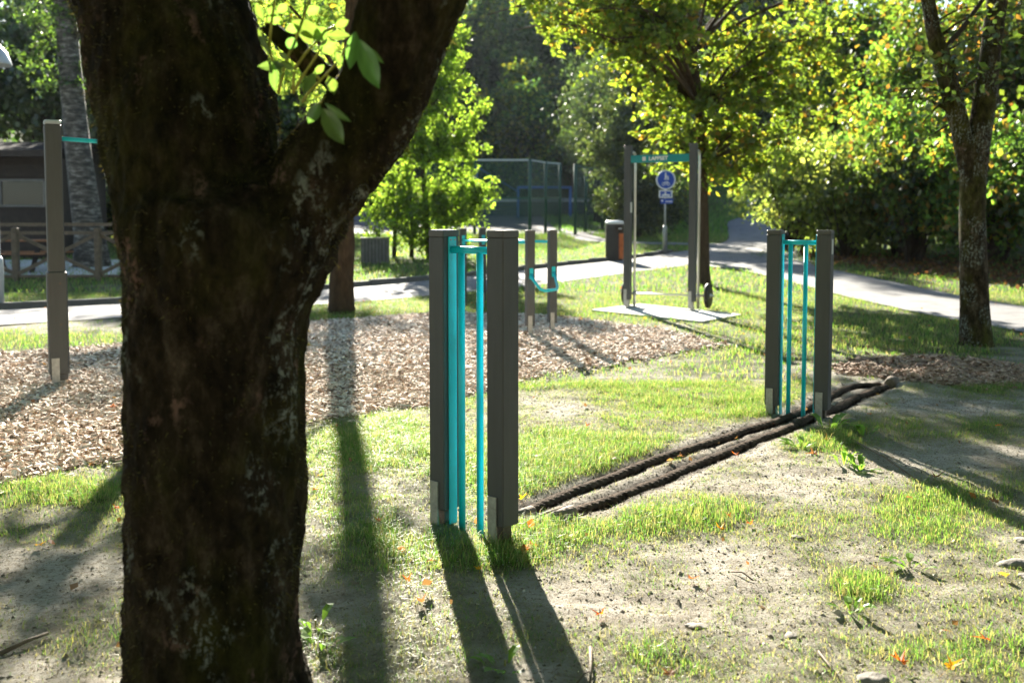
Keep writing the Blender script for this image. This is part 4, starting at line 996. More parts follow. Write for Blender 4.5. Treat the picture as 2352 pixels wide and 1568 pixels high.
for a, b, w_, d0, d1, ro, c_ in [
 ((826,92),(864,198),46,2.34,2.30,.2,LEAF_SHADE),((816,74),(805,154),30,2.38,2.34,-.3,LEAF_SHADE),((846,108),(876,146),13,2.34,2.32,.7,LEAF_SHADE),((742,250),(784,327),42,2.32,2.28,.1,LEAF_SHADE),((734,238),(709,282),27,2.34,2.32,-.3,LEAF_SHADE),((747,236),(800,282),17,2.34,2.32,.6,LEAF_SHADE),
 ((726,166),(698,210),24,2.44,2.42,.3,LEAF_LIT),((756,178),(768,215),27,2.42,2.40,-.3,LEAF_LIT),((742,92),(672,44),40,2.50,2.48,.5,LEAF_LIT),((750,66),(722,92),30,2.50,2.47,-.4,LEAF_LIT),((690,78),(722,92),24,2.5,2.48,.8,LEAF_LIT),((614,42),(645,46),24,2.5,2.5,.4,LEAF_LIT),
 ((804,84),(750,79),25,2.46,2.46,.3,LEAF_LIT),((774,97),(734,118),34,2.44,2.44,-.2,LEAF_LIT),((655,153),(590,149),24,2.44,2.44,.3,LEAF_SHADE),((630,144),(628,206),24,2.44,2.42,.2,LEAF_SHADE),((670,84),(668,116),25,2.46,2.46,-.4,LEAF_SHADE),((594,66),(615,128),17,2.5,2.48,.5,LEAF_LIT),
 ((646,140),(674,160),17,2.46,2.46,.6,LEAF_LIT),((589,8),(602,44),20,2.52,2.5,.2,LEAF_LIT),((636,30),(660,10),22,2.5,2.5,.2,LEAF_LIT),((640,34),(610,22),20,2.5,2.5,-.5,LEAF_LIT),((700,30),(735,18),22,2.5,2.5,.3,LEAF_LIT),((690,60),(655,70),22,2.5,2.5,-.3,LEAF_LIT),((640,120),(662,136),14,2.45,2.45,.2,LEAF_LIT),((722,170),(745,150),16,2.44,2.44,.3,LEAF_LIT),((772,120),(786,150),16,2.42,2.4,.3,LEAF_LIT),((770,60),(800,48),20,2.48,2.47,.2,LEAF_LIT)]:
    big_leaf(a, b, w_, d0, d1, ro, sh, c_)

# ================================================================= MIDDLE-DISTANCE TREES
def spreading_tree(name, label, cat, base, trunk_pts, trunk_r, limbs, subs, leaves_per, leaf, palette, spread, bark, seed, twl=1.0, mat_='leaf', flat=.45, weights=None, sub_r=.3, tuft=1.0, up=.7, vz=.14, umin=.25):
    """trunk polyline, limb end points, sprays of leaves along twigs of each limb"""
    rng = np.random.default_rng(seed); b = Vector(base); t = thing(name, label, cat, b)
    tp = [Vector(p) - b for p in trunk_pts]
    paths = [(tp, trunk_r)]; tw = []; LP = []; SH = []
    for (start_i, end, r0) in limbs:
        e = np.array(Vector(end) - b); lp = limb_paths(rng, tp[start_i], [e], r0, .07, 9, .2)[0]; paths.append(lp)
        L = np.linalg.norm(e - np.array(tp[start_i]))
        for s_ in range(subs):
            u = rng.uniform(umin, 1.0); i = min(int(u*8), 7); q0 = np.array(lp[0][i])
            dr = rng.normal(0, 1, 3); dr[2] *= flat; dr /= np.linalg.norm(dr); q1 = q0 + dr*rng.uniform(.5, 1.0)*spread*twl + np.array([0,0,.12])
            tp_ = limb_paths(rng, q0, [q1], max(.008, r0*sub_r*(1-.6*u)), .06, 5, .3)[0]; tw.append(tp_)
            m_ = rng.poisson(leaves_per); uu = rng.uniform(.25 + .3*(1-tuft)*2, 1.08, m_); cpt = np.array([np.array(p) for p in tp_[0]])
            px_ = np.stack([np.interp(uu, np.linspace(0,1,5), cpt[:,c_]) for c_ in range(3)], -1) + rng.normal(0, 1, (m_,3))*np.array([.22,.22,vz])*spread*.55*tuft
            LP.append(px_); SH.append(np.full(m_, rng.uniform(.75, 1.25)))
    LP = np.concatenate(LP); SH = np.concatenate(SH)
    mb = MB()
    for pts_, r_ in paths[:1]: mb.tube(pts_, r_, 14, caps=False)
    tko = mb.build('trunk', bark, t, True)
    for v in tko.data.vertices: v.co += Vector(v.normal)*.02*mnoise.noise(v.co*6)
    mb = MB()
    for pts_, r_ in paths[1:]: mb.tube(pts_, r_, 8, caps=False)
    for pts_, r_ in tw: mb.tube(pts_, r_, 5, caps=False)
    mb.build('branches', bark, t, True)
    link('crown', leaf_mesh('crown', LP, leaf*rng.uniform(.6, 1.3, len(LP)), palette, rng, up=up, droop=.3, aspect=.68, clump=SH, weights=weights), mat_, t)
    return t
def gb_(px, py): return G(px, py)
# maple behind the lifting frame
b = gb_(1615, 655); kx = b.y/F
def M(px, py, dd=0): return at(px, py, b.y + dd)
spreading_tree('maple_tree', 'yellow-green maple spreading over the lifting frame', 'tree', b,
  [b - Vector((0,0,.2)), b + Vector((0,0,.3)), M(1616,500), M(1614,380), M(1606,250), M(1592,120), M(1580,-20), M(1575,-220)], [.20,.13,.105,.10,.095,.085,.07,.04],
  [(4,M(px_, py_, dd_), .045 if py_ < 150 else .032) if py_ < 260 else (3, M(px_, py_, dd_), .03) for px_, py_, dd_ in
   [(1310,60,-3),(1370,20,-3.2),(1450,15,-3),(1400,95,-2.8),(1490,50,-2.5),(1120,35,-1),(1180,70,-1.5),(1240,25,-2),(1290,80,-.8),(1340,30,-2.4),(1390,120,-.5),(1430,60,-1.8),(1440,190,.3),(1500,110,.6),(1490,250,.5),(1540,180,-.6),(1560,310,.6),(1520,330,-.3),(1600,330,.5),
    (1650,240,-.7),(1700,180,.6),(1690,300,-.5),(1740,340,.3),(1700,400,-.4),(1730,420,.2),(1770,250,-.8),(1800,160,.3),(1830,310,-.9),(1850,90,.7),(1880,220,-.4),(1930,150,.6),(1960,260,-.6),(1990,80,0),(2030,180,.3),(1650,100,.8),(1760,60,-.5)]] +
  [(5,M(px_, py_, dd_), .045) for px_, py_, dd_ in [(1150,-40,-1.5),(1230,-80,-2.2),(1300,-50,-2.8),(1380,-90,-1),(1460,-60,-2),(1540,-30,.6),(1640,-70,-.7),(1720,-40,.7),(1800,-90,-.5),(1890,-40,.4),(1970,-60,-.6),(2060,-20,.3)]] +
  [(6,M(px_, py_, dd_), .04) for px_, py_, dd_ in [(1500,-260,0),(1650,-300,-1),(1800,-260,.5),(1350,-220,-1.2)]],
  15, 28, .14, PAL_MAPLE, .95, 'bark_brown', 201, flat=.5, tuft=.62, mat_='leaf_thin', weights=[.24,.22,.16,.18,.06,.14], umin=.5)
# small straight tree behind the mossy trunk
b = gb_(786, 718)
def M(px, py, dd=0): return at(px, py, b.y + dd)
spreading_tree('young_tree', 'brown tree trunk just right of the mossy trunk', 'tree', b,
  [b - Vector((0,0,.2)), b + Vector((0,0,.12)), M(784,640), M(789,560), M(784,450), M(792,330), M(796,200), M(812,60), M(820,-120), M(838,-420)], [.26,.20,.185,.18,.165,.14,.105,.075,.065,.05],
  [(6,M(720,-420,.2),.075),(9,M(640,-760,-.6),.08),(9,M(960,-800,.5),.08),(9,M(520,-820,.8),.07),(9,M(1050,-720,-.6),.07),(9,M(800,-1000,0),.06),(9,M(700,-960,.8),.06),(9,M(930,-980,-.8),.06),(6,M(540,-70,.5),.04)],  # last limb added low, to dapple the ground at lower left
  18, 30, .12, PAL_MAPLE + PAL_GREEN, .9, 'bark_brown', 202)
# forked tree at right
b = gb_(2243, 793)
def M(px, py, dd=0): return at(px, py, b.y + dd)
ft = spreading_tree('forked_tree', 'slender lichen-spotted forked tree at the right beside the path', 'tree', b,
  [b - Vector((0,0,.2)), b + Vector((0,0,.05)), M(2238,700), M(2236,600), M(2232,500), M(2236,420), M(2245,330), M(2262,240), M(2272,140), M(2288,20), M(2310,-150), M(2330,-400)], [.24,.175,.148,.142,.138,.142,.135,.12,.112,.105,.09,.05],
  [(5,M(2135,30,-.1),.10),(10,M(2500,-300,.6),.06),(10,M(2200,-420,1.0),.06),(10,M(2600,-200,-.8),.06),(9,M(2050,-260,.8),.05),(11,M(2350,-620,0),.05),(10,M(2450,-500,-1),.05),(9,M(2480,-60,.6),.04)],
  17, 34, .09, PAL_AUT + PAL_GREEN, .8, 'lichen_bark', 203)
rng = np.random.default_rng(5)
# upper part of the left limb
e0 = M(2135,30,-.1) - b
mb = MB().tube([M(2232,430)-b, M(2205,300)-b, M(2170,180)-b, M(2145,80)-b, M(2128,-20)-b, M(2100,-200)-b], [.10,.095,.085,.078,.07,.04], 12, caps=False)
mb.build('limb', 'lichen_bark', ft, True)
mb = MB().tube([M(2172,110)-b, M(2215,60)-b, M(2260,-5)-b, M(2300,-80)-b], [.03,.028,.024,.015], 8, caps=False); mb.build('limb', 'bark', ft, True)

# sunlit bushy tree left of centre
b = gb_(985, 592)
def M(px, py, dd=0): return at(px, py, b.y + dd)
spreading_tree('bushy_tree', 'sunlit green bushy tree beside the ball-stop fence', 'tree', b,
  [b - Vector((0,0,.2)), M(985,560), M(975,480), M(970,380), M(965,280), M(960,180)], [.11,.09,.08,.065,.05,.03],
  [(1,M(1130,470,-.4),.03),(2,M(1095,420,.3),.03),(2,M(1110,500,-.6),.025),(3,M(1075,330,0),.03),(3,M(1060,250,.3),.03),(4,M(1040,170,0),.03),(4,M(1075,200,-.3),.025),(5,M(980,90,0),.03),(2,M(880,430,-.5),.03),(2,M(870,500,-.3),.03),
   (3,M(900,360,.2),.03),(3,M(930,300,-.6),.03),(4,M(940,200,.4),.03),(2,M(1010,450,-.9),.025),(2,M(1000,520,-.8),.02),(1,M(920,540,-.6),.02),(1,M(1060,560,-.5),.02),(3,M(1010,330,-.9),.03),(4,M(1000,230,-.7),.03),(1,M(1140,440,-.1),.02),(5,M(1030,60,.3),.03),(5,M(920,80,.3),.03),
   (4,M(1085,150,.2),.03),(3,M(1095,270,.3),.03),(3,M(1090,360,.2),.03),(5,M(1060,110,-.2),.03),(3,M(880,280,.3),.03),(2,M(840,470,.2),.03),(1,M(850,540,.3),.02),(1,M(1000,560,.6),.02)],
  21, 34, .125, [(.13,.21,.025),(.16,.25,.035),(.20,.28,.04),(.10,.16,.02),(.07,.11,.02)], .8, 'bark', 204, mat_='leaf_thin', flat=1.0, tuft=.75, up=.25, vz=.22)
for sx, sl in ((905,.5),(945,-.2)):
    q = at(sx, 575, b.y+.2); q.z = float(slope(q.x, q.y))
    o = MB().tube([q - b - Vector((0,0,.1)), q - b + Vector((.02,0,.6)), q - b + Vector((.1*sl,0,1.4)), q - b + Vector((.5*sl,0,2.4))], [.07,.06,.05,.03], 8, caps=False).build('stem', 'bark', bpy.data.objects['bushy_tree'], True)

# silvery-leaved tree right of the ball fence
b = gb_(1465, 548)
def M(px, py, dd=0): return at(px, py, b.y + dd)
spreading_tree('silvery_tree', 'dark tree with pale shining leaves behind the litter bin', 'tree', b,
  [b - Vector((0,0,.2)), M(1465,500), M(1462,420), M(1458,330), M(1455,230), M(1450,120)], [.16,.13,.11,.09,.07,.04],
  [(2,M(1375,400,-.5),.04),(2,M(1365,330,0),.04),(3,M(1385,260,.4),.04),(3,M(1400,330,-1.2),.04),(4,M(1420,190,0),.04),(4,M(1480,130,0),.04),(3,M(1500,300,-.6),.04),(2,M(1540,420,0),.04),(2,M(1430,440,-1),.03),(5,M(1450,40,.5),.04),(1,M(1400,470,.2),.03),(2,M(1520,480,.6),.03),
   (1,M(1480,520,-.4),.03),(3,M(1560,330,.8),.04),(1,M(1570,500,.9),.03),(4,M(1540,200,.6),.04),(1,M(1590,460,.9),.03),(1,M(1420,500,.6),.03)],
  30, 44, .15, PAL_DARK + [(.06,.09,.025),(.08,.11,.03)], 1.15, 'bark', 205, mat_='leaf_glossy', flat=1.0, up=.25, vz=.22)

# pale tree glimpsed through the fork of the mossy trunk
b = at(690, 560, 33); b.z = float(slope(b.x, b.y))
def M(px, py, dd=0): return at(px, py, b.y + dd)
spreading_tree('pale_tree', 'pale sunlit tree seen through the fork of the mossy trunk', 'tree', b,
  [b - Vector((0,0,.2)), M(690,500), M(690,380), M(695,250), M(700,100), M(705,-60)], [.2,.16,.14,.12,.09,.05],
  [(3,M(600,120,0),.04),(3,M(800,130,.4),.04),(4,M(640,40,-.5),.04),(4,M(760,30,-.4),.04),(4,M(570,10,.5),.04),(4,M(850,20,.5),.04),(5,M(690,-60,-.6),.04),(5,M(620,-80,.3),.04),(5,M(790,-70,.3),.04),(3,M(700,150,-.8),.04),(5,M(700,-130,0),.04)],
  22, 38, .15, [(.18,.24,.05),(.22,.28,.06),(.15,.20,.04),(.26,.27,.05)], 1.0, 'bark', 207, mat_='leaf_thin', flat=.9, up=.3, vz=.2)
# birch by the fence
b = gb_(208, 614)
def M(px, py, dd=0): return at(px, py, b.y + dd)
bt = spreading_tree('birch_tree', 'pale-barked birch with flared foot behind the rail fence', 'tree', b,
  [b - Vector((0,0,.2)), b + Vector((0,0,.1)), M(205,540), M(193,450), M(180,350), M(170,250), M(160,150), M(152,50), M(145,-80), M(138,-260)], [.52,.42,.36,.33,.30,.28,.27,.25,.2,.1],
  [(5,M(60,120,-.6),.06),(6,M(30,40,.5),.06),(6,M(260,-40,-.4),.06),(7,M(80,-60,-.6),.06),(7,M(270,60,.6),.05),(8,M(60,-200,.5),.06),(8,M(260,-220,-.5),.06)],
  16, 34, .12, PAL_DARK + PAL_AUT[:2], .9, 'birch_bark', 206)
MB().tube([M(225,470)-b, M(236,540)-b, M(250,612)-b + Vector((0,0,-.05))], [.05,.07,.09], 8, caps=False).build('root_flare', 'birch_bark', bt, True)

# left woodland behind the fence
LW = [(-16.5,34,0,1.3),(-13.2,33,1,1.15),(-10.4,34.5,0,1.25),(-8.2,33,1,1.0),(-18.5,38,1,1.5),(-14.5,40,0,1.6),(-11,40,1,1.5),(-7.6,38,0,1.1),(-20,33,0,1.2)]
for i, (x, y, v, s) in enumerate(LW):
    y += 7; x *= 1.12; s *= 1.22
    simple_tree('woodland_tree', 'dark leafy tree in the woodland behind the cabin and rail fence', 'tree', x, y, DARKV[v], .6 if i % 2 else 1.6, (s, s, s*1.12), group='trees in the woodland on the left', tr=.16)
for i, (x, y) in enumerate([(-17,36),(-14.4,35.2),(-12,36.5),(-10.4,34.8),(-9.2,36),(-19,35)]):
    simple_tree('undergrowth_bush', 'dark bush growing under the woodland trees behind the birch', 'bush', x, y, SHRUB[2], .0, (1.2,1.2,1.0), group='bushes under the left woodland', tr=.03, stems=4)

# thicket on the right
TH = [(8.6,30.5,1,1.25),(9.4,28.0,1,1.3),(10.3,25.8,2,1.25),(11.2,23.6,0,1.3),(11.9,21.4,2,1.25),(12.4,19.2,0,1.2),(12.9,17.0,2,1.2),(11.0,28.2,0,1.5),(12.4,25.6,2,1.5),(13.4,23.0,0,1.5),(14.1,20.5,2,1.4),(14.6,18,0,1.4),(10.0,31.5,1,1.2),(9.9,33.8,1,1.1),(12.2,30.5,0,1.6)]
names = ['pale green bush', 'autumn-tinted bush', 'dark green bush']
for i, (x, y, v, s) in enumerate(TH):
    lab = {1: 'pale green sunlit bush at the thicket corner where the paths meet', 0: 'yellow-tinted bush in the thicket beyond the right-hand path', 2: 'dark green bush in the thicket beyond the right-hand path'}[v]
    simple_tree('thicket_bush', lab, 'bush', x, y, SHRUB[v], R.uniform(-.1,.15), (s, s, s*R.uniform(1.0,1.25)), group='bushes in the right-hand thicket, ' + {1:'pale',0:'yellow',2:'dark'}[v], tr=.035, stems=5)
TT = [(13.6,28.6,0,1.3,1.5),(15.2,25.2,1,1.35,1.8),(15.8,21.5,0,1.3,1.8),(16.4,18.2,2,1.2,1.6),(16.5,29.5,1,1.5,2.2),(18.5,25,0,1.5,2.2),(14.0,34,0,1.4,1.6),(18,34,1,1.6,2),(21,30,0,1.6,2),(13.2,41,1,1.6,2.0),(15.5,41,0,1.6,1.6),(19,21,0,1.4,1.8),(20.5,26.5,2,1.6,2)]
for i, (x, y, v, s, c_) in enumerate(TT):
    lab = {0: 'thin-stemmed tree with yellowing leaves rising out of the right-hand thicket', 1: 'green-leaved tree rising out of the right-hand thicket', 2: 'bright yellow-green tree rising out of the right-hand thicket'}[v]
    simple_tree('thicket_tree', lab, 'tree', x, y, MID[v], c_, (s, s, s*1.1), group='trees in the right-hand thicket, ' + str(['yellowing','green','bright'][v]), tr=.11)

# unseen trees added behind the viewpoint to cut the sky light
for i, (x, y, s_) in enumerate([(-9,-6,1.9),(-3.5,-11,2.0),(3,-10,2.1),(9,-7,2.0),(12.5,0,1.9),(-13,1,1.9),(-7,-14,2.2),(7.5,-15,2.2),(0,-16,2.3),(14,-8,2.2),(-15,-7,2.2)]):
    simple_tree('sky_block_tree', 'unseen broad leafy tree added behind the viewpoint to block sky light', 'tree', x, y, DARKV[i % 2], .9, (s_, s_, s_*1.15), group='added sky-blocking trees behind the viewpoint', tr=.2)
# far wood
R2 = random.Random(19)
rows = [(76, -26, 34, 4.4, .85), (83, -30, 40, 4.2, 1.0), (92, -34, 46, 4.4, 1.2), (103, -38, 52, 4.8, 1.35), (116, -42, 58, 5.2, 1.5), (128, -46, 62, 5.6, 1.6)]
for y0_, xa, xb, st, s0 in rows:
    x = xa
    while x < xb:
        xx = x + R2.uniform(-1.3, 1.3); yy = y0_ + R2.uniform(-2.2, 2.2); s = s0*R2.uniform(.8, 1.12)
        px, _ = project(np.array([xx]), np.array([yy]), np.array([5.0]))
        x += st*R2.uniform(.75, 1.1)
        if px[0] < 540 and px[0] > 330: continue
        if px[0] < -60 or px[0] > 1900: continue
        if y0_ == 76 and xx > 6: continue
        if dpl(np.array([xx]), np.array([yy]), main_l)[0] < 3.5: continue
        if R2.random() < .2:
            simple_tree('spruce_tree', 'dark narrow spruce in the far wood behind the pitch', 'tree', xx, yy, CON[R2.randrange(2)], .3, (s*1.0, s*1.0, s*1.05), group='spruces of the far wood', tr=.2)
        else:
            simple_tree('broadleaf_tree', 'tall hazy broadleaf tree in the far wood behind the pitch', 'tree', xx, yy, FARV[R2.randrange(3)], R2.uniform(.5, 2.0), (s, s, s*1.05), group='broadleaf trees of the far wood', tr=.2)
for i, (x, y, s_) in enumerate([(7.2,52,1.0),(8.6,57,1.2),(5.4,60,1.4),(9.6,63,1.5),(4.6,54,1.1),(11.2,70,1.7),(7.2,68,1.8)]):
    simple_tree('roadside_tree', 'dark tree on the shaded bank left of the far road', 'tree', x, y, DARKV[i % 2], 1.2, (s_, s_, s_*1.2), group='trees along the far road', tr=.16)
# understory along the edge of the far road
for i, (x, y) in enumerate([(6.9,47),(6.2,50),(7.4,53),(5.8,56),(8.6,60),(6.6,44.5)]):
    simple_tree('roadside_bush', 'dark bush on the shaded bank left of the far road', 'bush', x, y, SHRUB[2], .0, (1.3,1.3,1.2), group='bushes along the far road', tr=.03, stems=4)

# ================================================================= SMALL THINGS
# fallen leaves: the ones that can be picked out singly
def maple_leaf_mesh(seed, curl):
    rg = random.Random(seed); v = [(0,0,0)]; n = 20; tips = [0.0, .95, -.95, 1.75, -1.75]
    for i in range(n):
        a = 2*math.pi*i/n - math.pi; r = .30
        for j, tp in enumerate(tips): r = max(r, (1.0, .9, .9, .7, .7)[j]*math.exp(-((a-tp)/.20)**2)*1.0)
        r *= rg.uniform(.9, 1.1); x, y = math.sin(a)*r, math.cos(a)*r
        v.append((x*.5, y*.5 , curl*.5*(x*x*1.1 - y*.35*abs(y)) + rg.uniform(-.03,.03)))
    v.append((.01,-.62,.05)); v.append((-.01,-.62,.05))
    f = [(0, 1+i, 1+(i+1) % n) for i in range(n)] + [(0, n+1, n+2)]
    return v, f
LEAFS = {}
def leaf_data(kind, shape):
    if (kind, shape) not in LEAFS:
        v, f = maple_leaf_mesh(30+shape, (.5, .9, -.5)[shape]); c = {'orange':(.50,.14,.02),'yellow':(.62,.36,.02),'rust':(.30,.09,.03),'brown':(.20,.11,.06)}[kind]
        cc = np.tile(np.array(c), (len(v),1))*np.random.default_rng(shape).uniform(.75,1.2,(len(v),1))
        me = npmesh('fallen_leaf', v, f, cc); me.materials.append(MATS['litter_leaf']); LEAFS[(kind,shape)] = me
    return LEAFS[(kind, shape)]
def fallen(px, py, size, kind, shape, tilt, label, group=None):
    p = G(px, py); o = link('fallen_leaf', leaf_data(kind, shape)); o.scale = (size,)*3
    o.location = (p.x, p.y, gzf(p.x, p.y) + size*.16 + .008); o.rotation_euler = (tilt, R.uniform(-.3,.3), R.uniform(0, 6.28))
    return tag(o, label, 'leaf', group)
for a in [(1378,1422,.085,'orange',1,.5,'curled orange leaf on bare sand right of the gate shadow'),(935,1345,.075,'rust',1,1.1,'upright rust-red leaf left of the gate shadow'),(967,1395,.085,'brown',1,.9,'curled brown leaf beside the left edge of the gate shadow'),
          (1100,1315,.06,'yellow',0,.3,'yellow leaf between the two gate shadows'),(1200,1150,.085,'yellow',0,.9,'bright yellow leaf leaning at the foot of the near gate'),(1655,1224,.085,'yellow',1,.5,'golden leaf at the edge of the round grass tuft'),
          (1722,1212,.07,'orange',1,.6,'orange leaf right of the round grass tuft'),(1675,1195,.05,'rust',1,.9,'small rust leaf inside the round grass tuft'),(1590,1338,.075,'rust',0,.5,'rust leaf alone on open sand below the grass tuft'),(2070,1536,.10,'orange',1,.5,'big orange leaf near the bottom right edge'),
          (2185,1548,.10,'yellow',0,.6,'bright yellow leaf at the bottom right corner'),(2265,1478,.10,'rust',0,.3,'large rust-orange leaf spread flat on the right-hand grass'),(1540,1560,.10,'brown',0,.2,'brown leaf cut by the bottom edge of the picture'),(2165,1450,.07,'brown',2,.3,'dry brown leaf beside a thin twig'),
          (1380,880,.06,'yellow',0,.4,'yellow leaf on the pale grass right of the parallel bars'),(1350,985,.07,'orange',1,.5,'orange leaf in the middle of the green lawn patch'),(1285,998,.06,'yellow',0,.4,'yellow leaf left in the green lawn patch'),
          (1770,972,.07,'rust',0,.4,'rust leaf by the left foot of the farther gate'),(1995,958,.085,'orange',0,.3,'orange leaf on the dirt right of the farther gate'),(1900,1018,.09,'rust',1,.4,'rust leaf in the shaded weeds below the farther gate'),
          (1870,1050,.12,'brown',1,.3,'large dry brown leaf lying beside the leafy weeds'),(2150,1105,.11,'brown',1,.5,'large pale brown leaf on the shaded grass strip'),(2285,1160,.12,'brown',0,.4,'pale brown leaf in the dark grass at right'),(2290,985,.08,'orange',0,.3,'orange leaf on the shaded dirt track'),
          (1690,1048,.08,'orange',0,.3,'orange leaf resting on the lower rope'),(1560,1048,.07,'brown',1,.3,'brown leaf lying between the two ropes'),(255,940,.09,'orange',0,.3,'orange leaf on the wood chips beside the mossy trunk'),(262,918,.07,'yellow',0,.3,'yellow leaf on the wood chips just above an orange one'),
          (90,1262,.08,'yellow',0,.3,'yellow leaf in the grass near the left edge'),(270,1175,.07,'orange',1,.3,'orange leaf on sand at the left of the mossy trunk'),(725,1132,.07,'orange',1,.3,'orange leaf in grass right of the mossy trunk'),(735,1095,.07,'yellow',0,.3,'yellow leaf in grass right of the mossy trunk'),
          (870,1205,.07,'orange',1,.5,'orange leaf in the long trunk shadow'),(1220,1260,.10,'rust',2,.4,'rust leaf at the right foot of the near gate'),(985,1300,.08,'brown',0,.3,'brown leaf in the left gate shadow'),(1345,775,.08,'yellow',0,.3,'pair of yellow leaves on chips by the parallel bars')]:
    fallen(*a)
def litter(n, seed, ylo, yhi, label):
    rng = np.random.default_rng(seed); x = rng.uniform(-8, 9, n); y = rng.uniform(ylo, yhi, n); px, py = project(x, y, slope(x, y)); k = (px > -50) & (px < W+50) & (py < H+50); x, y = x[k], y[k]
    P = np.stack([x, y, gz(x, y) + rng.uniform(.008, .035, len(x))], -1)
    me = leaf_mesh('leaf_litter', P, rng.uniform(.015, .05, len(x)), [(.30,.12,.04),(.40,.24,.05),(.20,.11,.06),(.15,.10,.06),(.26,.18,.11),(.13,.085,.05)], rng, up=1.0, aspect=.9)
    o = link('leaf_litter', me, 'litter_leaf'); o['kind'] = 'stuff'; o['category'] = 'leaf litter'; o['label'] = label
litter(420, 70, 2.8, 9, 'scattered small dry leaves on the sand and grass'); litter(900, 71, 9, 26, 'small fallen leaves on the chips, lawn and path')
rng = np.random.default_rng(75); n = 5200; u = rng.uniform(0, 1, n); x = 9.0 + 3.4*u + rng.normal(0, .8, n); y = 28.5 - 12*u + rng.normal(0, .8, n); k = x > 8.3; x, y = x[k], y[k]
me = leaf_mesh('leaf_litter', np.stack([x, y, slope(x, y) + rng.uniform(.02, .09, len(x))], -1), rng.uniform(.05, .12, len(x)), [(.16,.08,.04),(.11,.06,.035),(.22,.12,.05),(.08,.05,.03)], rng, up=1.0, aspect=.9)
o = link('leaf_litter', me, 'litter_leaf'); o['kind'] = 'stuff'; o['category'] = 'leaf litter'; o['label'] = 'brown leaf litter under the edge of the thicket'
def dark_bits(n, seed):
    """crumbs of soil, bits of bark and tiny stones that roughen the bare sand"""
    rng = np.random.default_rng(seed); x = rng.uniform(-3.2, 4.4, n); y = rng.uniform(2.8, 8, n); px, py = project(x, y, slope(x, y)); k = (px > -50) & (px < W+50) & (py < H+50) & ~bedmask(x, y); x, y = x[k], y[k]; n = len(x)
    s = rng.lognormal(-5.75, .5, n); c = np.stack([x, y, gz(x, y)], -1); o = np.array([(1,0,-.2),(-.5,.87,-.2),(-.5,-.87,-.2),(0,0,.9)])
    a = rng.uniform(0, 6.28, n); ca, sa = np.cos(a), np.sin(a); el = rng.uniform(.6, 1.8, n)
    O = np.stack([np.stack([(q[0]*el)*ca - q[1]*sa, (q[0]*el)*sa + q[1]*ca, np.full(n, q[2])*rng.uniform(.5,1,n)], -1) for q in o], 1)
    v = (c[:,None,:] + O*s[:,None,None]).reshape(-1, 3); q = np.arange(n)[:,None]*4
    f = np.concatenate([q+np.array([[0,1,3]]), q+np.array([[1,2,3]]), q+np.array([[2,0,3]])], 1).reshape(-1, 3)
    pal = np.array([(.38,.33,.27),(.30,.25,.20),(.22,.18,.14),(.45,.41,.35),(.15,.12,.09)]); cc = np.repeat(pal[rng.integers(0,5,n)], 4, 0)
    o = link('gravel', npmesh('gravel', v, f, cc), 'wood_chip'); o['kind'] = 'stuff'; o['category'] = 'gravel'; o['label'] = 'crumbs of soil and grit on the bare sand'
dark_bits(95000, 80)
def soil_bits(pts, n, seed, label):
    rng = np.random.default_rng(seed); P = smooth([(p.x, p.y) for p in pts], 10); dl = np.concatenate([[0], np.cumsum(np.linalg.norm(np.diff(P, axis=0), axis=1))]); q = rng.uniform(0, dl[-1], n)
    x = np.interp(q, dl, P[:,0]) + rng.normal(0, .03, n); y = np.interp(q, dl, P[:,1]) + rng.normal(0, .04, n); sz = rng.lognormal(-5.75, .4, n); c = np.stack([x, y, gz(x, y) + sz*.3], -1)
    V = (c[:,None,:] + rng.normal(0, .75, (n,5,3))*sz[:,None,None]).reshape(-1, 3); k = np.arange(n)[:,None]*5
    f = np.concatenate([k+np.array([[a_]]).reshape(1,3) for a_ in ((0,1,2),(0,2,3),(0,3,1),(4,2,1),(4,3,2),(4,1,3))], 1).reshape(-1, 3)
    pal = np.array([(.05,.034,.024),(.085,.06,.042),(.03,.02,.014),(.15,.115,.085)]); o = link('soil_crumbs', npmesh('soil_crumbs', V, f, np.repeat(pal[rng.integers(0,4,n)], 5, 0)), 'wood_chip'); o['kind'] = 'stuff'; o['category'] = 'soil'; o['label'] = label
soil_bits(rope_a, 3600, 83, 'dark loose soil banked along the upper rope'); soil_bits(rope_b, 3600, 84, 'dark loose soil banked along the lower rope')
# stones
def stone(px, py, r, label, seed, sq=.55):
    r *= .75
    p = G(px, py); bm = bmesh.new(); bmesh.ops.create_icosphere(bm, subdivisions=3, radius=1.0)
    for v in bm.verts:
        d = 1 + .35*mnoise.noise(v.co*1.1 + Vector((seed,0,0))) + .12*mnoise.noise(v.co*3.2 + Vector((0,seed,0))); v.co = Vector((v.co.x*d*1.25, v.co.y*d*.9, v.co.z*d*sq))*r
    me = bpy.data.meshes.new('stone'); bm.to_mesh(me); bm.free(); me.polygons.foreach_set('use_smooth', [True]*len(me.polygons))
    o = link('stone', me, 'stone'); o.location = (p.x, p.y, gzf(p.x, p.y) + r*sq*.12); o.rotation_euler = (0,0,seed); return tag(o, label, 'stone')
stone(2335, 1298, .075, 'rounded grey stone at the right edge of the shaded grass', 3.1); stone(2352, 1245, .05, 'flat stone just behind the larger one at right edge', 5.2, .4)
stone(2370, 1330, .05, 'small stone in front of the rounded grey stone at right edge', 8.8); stone(1925, 1095, .022, 'pale pebble beside the dry brown leaf', 9.1); stone(1830, 1236, .03, 'flat pale stone on sand right of the tuft', 11.3, .35)
